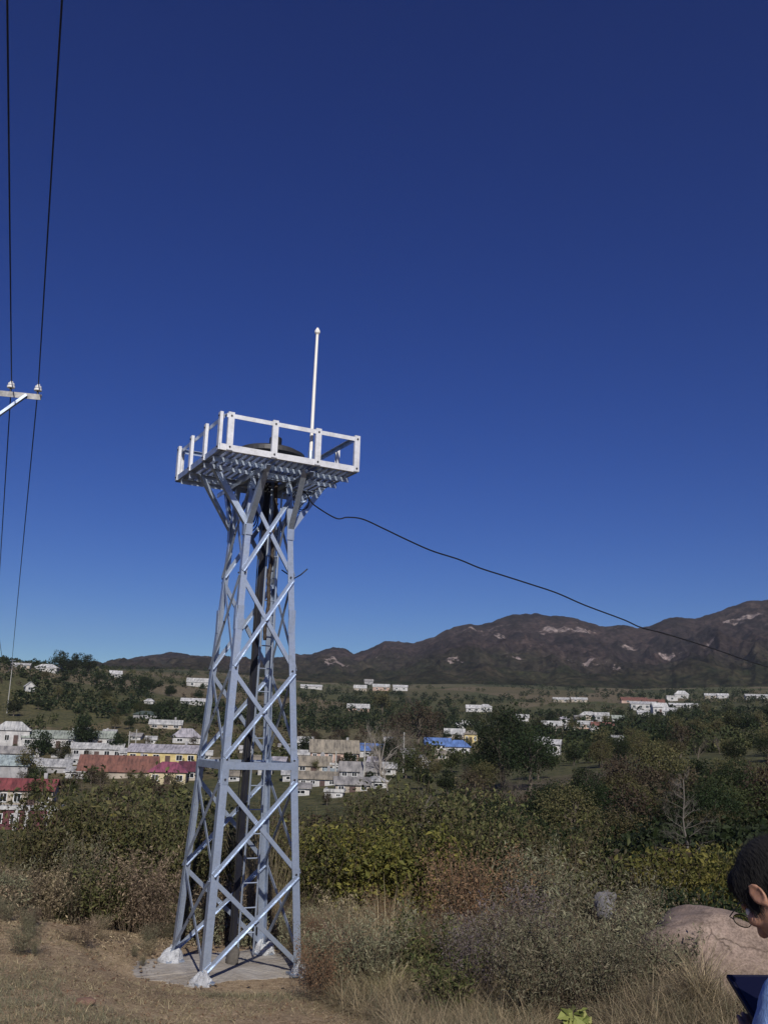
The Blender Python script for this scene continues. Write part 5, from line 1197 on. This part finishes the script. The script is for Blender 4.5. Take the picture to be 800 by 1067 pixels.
C = at(811, 932, 2.45)
hf = nrm((-.30, .62, -.72)); hu = nrm((-.32, .64, .70)); hu = nrm(hu-hf*(hu@hf)); hl = np.cross(hu, hf); hr = -hl     # left of the head
HX = (hl, hf, hu)
h2 = nrm((-.40, .9, 0)); l2 = np.array([-h2[1], h2[0], 0]); UP = np.array([0, 0, 1.])
fx, fy = C[0]+.17, C[1]-.14; gz = g1(fx, fy)
man = empty('person', (0, 0, 0), 0, 'person in a light blue shirt with black hair and glasses bowing over a dark tablet', 'person')
S = C+np.array([.125, -.085, -.172]); PV = np.array([fx, fy, gz+.93])
SL, SR = S+l2*.175+UP*-.02, S-l2*.175+UP*-.02
TABC = np.array([1.125, 2.78, -.665])
tx_ = nrm((1, .10, 0)); tn = nrm((0, -.45, .89)); ty_ = np.cross(tn, tx_)           # tablet axes: width, depth (away), normal
WL, WR = TABC-tx_*.125-ty_*.11-tn*.028, TABC+tx_*.125-ty_*.11-tn*.028
EL, ER = S+l2*.22+h2*.10-UP*.30, S-l2*.22+h2*.10-UP*.30
body = MB()
def hp(x, y, z): return C+hl*x+hf*y+hu*z
ellips(body, hp(0, -.012, .03), (.074, .093, .092), HX); ellips(body, hp(0, .02, -.03), (.064, .068, .085), HX); ellips(body, hp(0, .045, -.085), (.036, .034, .028), HX)
capsule(body, hp(0, .085, .012), .010, hp(0, .105, -.028), .015); ellips(body, hp(0, .098, -.032), (.019, .014, .011), HX)
ellips(body, hp(0, .078, .028), (.05, .016, .012), HX); ellips(body, hp(0, .082, -.060), (.024, .011, .007), HX); ellips(body, hp(0, .080, -.070), (.022, .011, .007), HX)
for sg in (-1, 1):
    ellips(body, hp(sg*.052, .055, -.022), (.022, .022, .02), HX)
    a1, a2 = nrm(hl*sg-hf*.55), nrm(hf-hu*.15); a3 = np.cross(a1, a2)
    c0 = hp(sg*.081, -.012, -.008)
    ellips(body, c0, (.0075, .020, .033), (a1, a2, a3)); 
    for t in np.linspace(-.5, 1.35, 12)*PI:   # raised ear rim
        ellips(body, c0+a1*.008+a2*(-.017*math.cos(t-.6))+a3*(.028*math.sin(t-.6)), (.0055, .0055, .0055), (a1, a2, a3), 10, 8)
    ellips(body, c0+a1*.002-a3*.030*(1 if a3@hu > 0 else -1), (.006, .010, .010), (a1, a2, a3), 12, 8)
NB = S+UP*.045-h2*.0
capsule(body, hp(0, -.03, -.05), .054, NB, .062)
capsule(body, NB, .062, SL+UP*-.005, .052); capsule(body, NB, .062, SR+UP*-.005, .052)
capsule(body, S-UP*.10+l2*.06, .105, PV+l2*.05+UP*.05, .10); capsule(body, S-UP*.10-l2*.06, .105, PV-l2*.05+UP*.05, .10)
for sd, sh_, el, wr in ((1, SL, EL, WL), (-1, SR, ER, WR)):
    capsule(body, sh_, .050, el, .037); capsule(body, el, .038, wr-nrm(wr-el)*.05, .025); 
    fw = nrm(wr-el); pal = wr
    ax = (tx_*sd*-1, ty_, tn)
    ellips(body, wr-ty_*.0, (.038, .045, .014), (tx_, ty_, tn)); capsule(body, wr-nrm(wr-el)*.05, .025, wr-ty_*.02, .02)
    for i, (ln, off) in enumerate(((.062, -.028), (.072, -.009), (.067, .010), (.050, .028))):
        b0 = wr+tx_*off+ty_*.035; b1 = b0+ty_*ln*.5-tn*.004; b2 = b1+ty_*ln*.5+tn*.006
        capsule(body, b0, .0088, b1, .0082, 10, 4); capsule(body, b1, .0082, b2, .0070, 10, 4)
    t0 = wr-tx_*sd*.034*-1+ty_*-.005; t0 = wr+tx_*(-sd)*-.030; t1 = t0+tn*.03+ty_*.015; t2 = t1+tn*.012+ty_*.03
    capsule(body, t0, .011, t1, .010, 10, 4); capsule(body, t1, .0095, t2, .008, 10, 4)
for sd in (1, -1):
    hip = PV+l2*.095*sd-UP*.02; kn = np.array([fx, fy, gz+.50])+l2*.11*sd+h2*.04; an_ = np.array([fx, fy, gz+.10])+l2*.13*sd-h2*.02
    capsule(body, hip, .088, kn, .056); capsule(body, kn, .057, an_, .040); capsule(body, an_-UP*.04-h2*.02, .038, an_-UP*.06+h2*.14, .03)
bd = remesh(body, 'body', MAT['skin'], man, .0052, 5)
sh = MB()
capsule(sh, NB-UP*.02, .070, SL-UP*.005, .068); capsule(sh, NB-UP*.02, .070, SR-UP*.005, .068)
capsule(sh, S-UP*.10+l2*.06, .122, PV+l2*.05+UP*.02, .118); capsule(sh, S-UP*.10-l2*.06, .122, PV-l2*.05+UP*.02, .118)
for s0, e0 in ((SL, EL), (SR, ER)): capsule(sh, s0, .067, s0+(e0-s0)*.72, .060)
capsule(sh, hp(0, -.03, -.05)*.25+NB*.75, .066, NB, .072)
so = remesh(sh, 'shirt', MAT['shirt'], man, .007, 6)
V = np.empty(len(so.data.vertices)*3, np.float32); so.data.vertices.foreach_get('co', V); V = V.reshape(-1, 3).astype(float)
Nn = np.empty_like(V, dtype=np.float32).ravel(); so.data.vertices.foreach_get('normal', Nn); Nn = Nn.reshape(-1, 3)
fold = fbm(V[:, 0]*16+V[:, 2]*5, V[:, 2]*7+V[:, 1]*11, 3, 77, True)*.008
V += Nn*fold[:, None]; so.data.vertices.foreach_set('co', V.astype(np.float32).ravel()); so.data.update()
tr = MB()
for sd in (1, -1):
    hip = PV+l2*.09*sd-UP*.02; kn = np.array([fx, fy, gz+.50])+l2*.11*sd+h2*.04; an_ = np.array([fx, fy, gz+.13])+l2*.13*sd-h2*.02
    capsule(tr, hip, .105, kn, .075); capsule(tr, kn, .075, an_, .068)
capsule(tr, PV+l2*.05, .122, PV-l2*.05, .122)
remesh(tr, 'trousers', MAT['trousers'], man, .012, 4)
for sd in (1, -1):
    an_ = np.array([fx, fy, gz+.05])+l2*.13*sd-h2*.02; mb = MB(); capsule(mb, an_-h2*.04, .048, an_+h2*.15, .042); remesh(mb, 'shoe', MAT['shoe'], man, .01, 2)
ha = MB()
ellips(ha, hp(0, -.018, .036), (.082, .098, .093), HX); ellips(ha, hp(0, -.055, -.005), (.072, .062, .075), HX); ellips(ha, hp(0, .045, .075), (.064, .05, .042), HX)
for sg in (-1, 1): ellips(ha, hp(sg*.068, .012, .035), (.016, .042, .045), HX); ellips(ha, hp(sg*.070, .028, -.005), (.009, .014, .028), HX)
ho = remesh(ha, 'hair', MAT['hair'], man, .0045, 10)
st = MB(); k = 0
V = np.array([v.co for v in ho.data.vertices]); NV = np.array([v.normal for v in ho.data.vertices])
idx = rng.choice(len(V), min(7000, len(V)), replace=False)
base_, nn_ = V[idx], NV[idx]; flow = nn_*.14-hu*.8+rng.normal(0, .09, nn_.shape); flow /= np.linalg.norm(flow, axis=1)[:, None]
st.leaves(base_+flow*.004+nn_*.0015, rng.uniform(.022, .04, len(idx)), .5, .022, D=flow); st.build('strands', MAT['hair'], ho)
gl = MB()
for sg in (-1, 1):
    cc = hp(sg*.034, .112, .012); gl.tube([cc+hl*.026*math.cos(t)+hu*.019*math.sin(t) for t in np.linspace(0, 2*PI, 20)], .0011, 6, False)
    gl.tube([hp(sg*.061, .110, .018), hp(sg*.079, .10, .018), hp(sg*.084, .0, .016), hp(sg*.084, -.02, .002)], .0014, 6)
gl.tube([hp(-.008, .112, .016), hp(.008, .112, .016)], .0016, 6); gl.build('glasses', MAT['black'], man)
m, nt, b, _o = newmat('clear_lens'); b.inputs['Transmission Weight'].default_value = 1; b.inputs['Roughness'].default_value = 0; b.inputs['IOR'].default_value = 1.1; LENS = m
for sg in (-1, 1):
    mb = MB(); ellips(mb, hp(sg*.034, .112, .012), (.025, .0012, .018), HX, 20, 10); mb.build('lens', LENS, man)
    mb = MB(); ellips(mb, hp(sg*.031, .076, .010), (.0125, .0125, .0125), HX, 16, 10); eo = mb.build('eye', MAT['porcelain'], man, True)
    mb = MB(); ellips(mb, hp(sg*.031, .0865, .008), (.006, .003, .006), HX, 12, 8); mb.build('iris', MAT['black'], eo, True)
# root at the feet
off = Vector((fx, fy, gz)); man.location = off
for c in man.children: c.location = -off
tab = empty('tablet', tuple(TABC), 0, 'dark blue tablet held flat in front of the person at the right edge', 'tablet')
Rt = np.stack([tx_, ty_, tn], 1)
m, nt, b, _o = newmat('dark_navy_screen'); b.inputs['Base Color'].default_value = (.005, .006, .022, 1); b.inputs['Roughness'].default_value = .35; SCRM = m
MB().box((0, 0, 0), (.27, .21, .010), Rt).build('case', mottled('navy_case', (.005, .006, .02), (.008, .009, .03), 20, .6), tab)
MB().box(tn*.0062, (.25, .19, .002), Rt).build('screen', SCRM, tab)

# ------------------------------------------------------------------ light
sd = nrm((-.1813, .9834, -.6876)); 
su = bpy.data.lights.new('sun', 'SUN'); so_ = bpy.data.objects.new('sun', su); COL.objects.link(so_)
su.energy = SUN; su.angle = math.radians(.53); su.color = (1, .93, .82)
so_.rotation_euler = Vector(sd).to_track_quat('-Z', 'Y').to_euler(); so_.location = (20, -60, 60)
w = bpy.data.worlds.new('World'); SC.world = w; w.use_nodes = True; nt = w.node_tree; bg = nt.nodes['Background']
sky = N(nt, 'ShaderNodeTexSky', sky_type='NISHITA'); sky.sun_disc = False
sky.sun_elevation = math.asin(.6876/math.sqrt(1+.6876**2)); sky.sun_rotation = math.atan2(.1813, -.9834)
sky.altitude = 600; sky.air_density = .9; sky.dust_density = .1; sky.ozone_density = 3.5
hs = N(nt, 'ShaderNodeHueSaturation'); hs.inputs['Saturation'].default_value = SKYSAT; hs.inputs['Value'].default_value = .5; hs.inputs['Hue'].default_value = SKYHUE
nt.links.new(sky.outputs[0], hs.inputs['Color'])
gm = N(nt, 'ShaderNodeGamma'); gm.inputs[1].default_value = SKYGAM; nt.links.new(hs.outputs[0], gm.inputs[0])
sh_, ch_ = N(nt, 'ShaderNodeSeparateColor', mode='HSV'), N(nt, 'ShaderNodeCombineColor', mode='HSV')
pw_ = N(nt, 'ShaderNodeMath', operation='POWER'); pw_.inputs[1].default_value = .75
nt.links.new(gm.outputs[0], sh_.inputs[0]); nt.links.new(sh_.outputs[0], ch_.inputs[0]); nt.links.new(sh_.outputs[1], ch_.inputs[1]); nt.links.new(sh_.outputs[2], pw_.inputs[0]); nt.links.new(pw_.outputs[0], ch_.inputs[2])
nt.links.new(ch_.outputs[0], bg.inputs[0]); bg.inputs[1].default_value = SKYSTR
vs = SC.view_settings; vs.view_transform = 'Standard'; vs.look = 'None'; vs.exposure = EXPO; vs.gamma = 1; vs.use_curve_mapping = False
if HAZE:
    zl, zh = [], []
    for o in COL.objects:
        if o.name in ('ground', 'mountains'): a_ = np.empty(len(o.data.vertices)*3, np.float32); o.data.vertices.foreach_get('co', a_); zl.append(a_[2::3].min()); zh.append(a_[2::3].max())
    z0, z1 = float(min(zl))-1.5, float(max(zh))+4
    hb = MB().box((0, 0, (z0+z1)/2), (9400, 9400, z1-z0)).build('haze', None)
    m = bpy.data.materials.new('thin_haze'); m.use_nodes = True; nt = m.node_tree; nt.nodes.remove(nt.nodes['Principled BSDF'])
    pv = N(nt, 'ShaderNodeVolumePrincipled'); pv.inputs['Color'].default_value = (.75, .83, 1, 1); pv.inputs['Density'].default_value = HAZE; pv.inputs['Anisotropy'].default_value = .1
    nt.links.new(pv.outputs[0], nt.nodes['Material Output'].inputs['Volume']); hb.data.materials.clear(); hb.data.materials.append(m); tag(hb, kind='stuff')
SC.cycles.use_denoising = True; SC.cycles.max_bounces = 6; SC.cycles.diffuse_bounces = 3; SC.cycles.transparent_max_bounces = 6
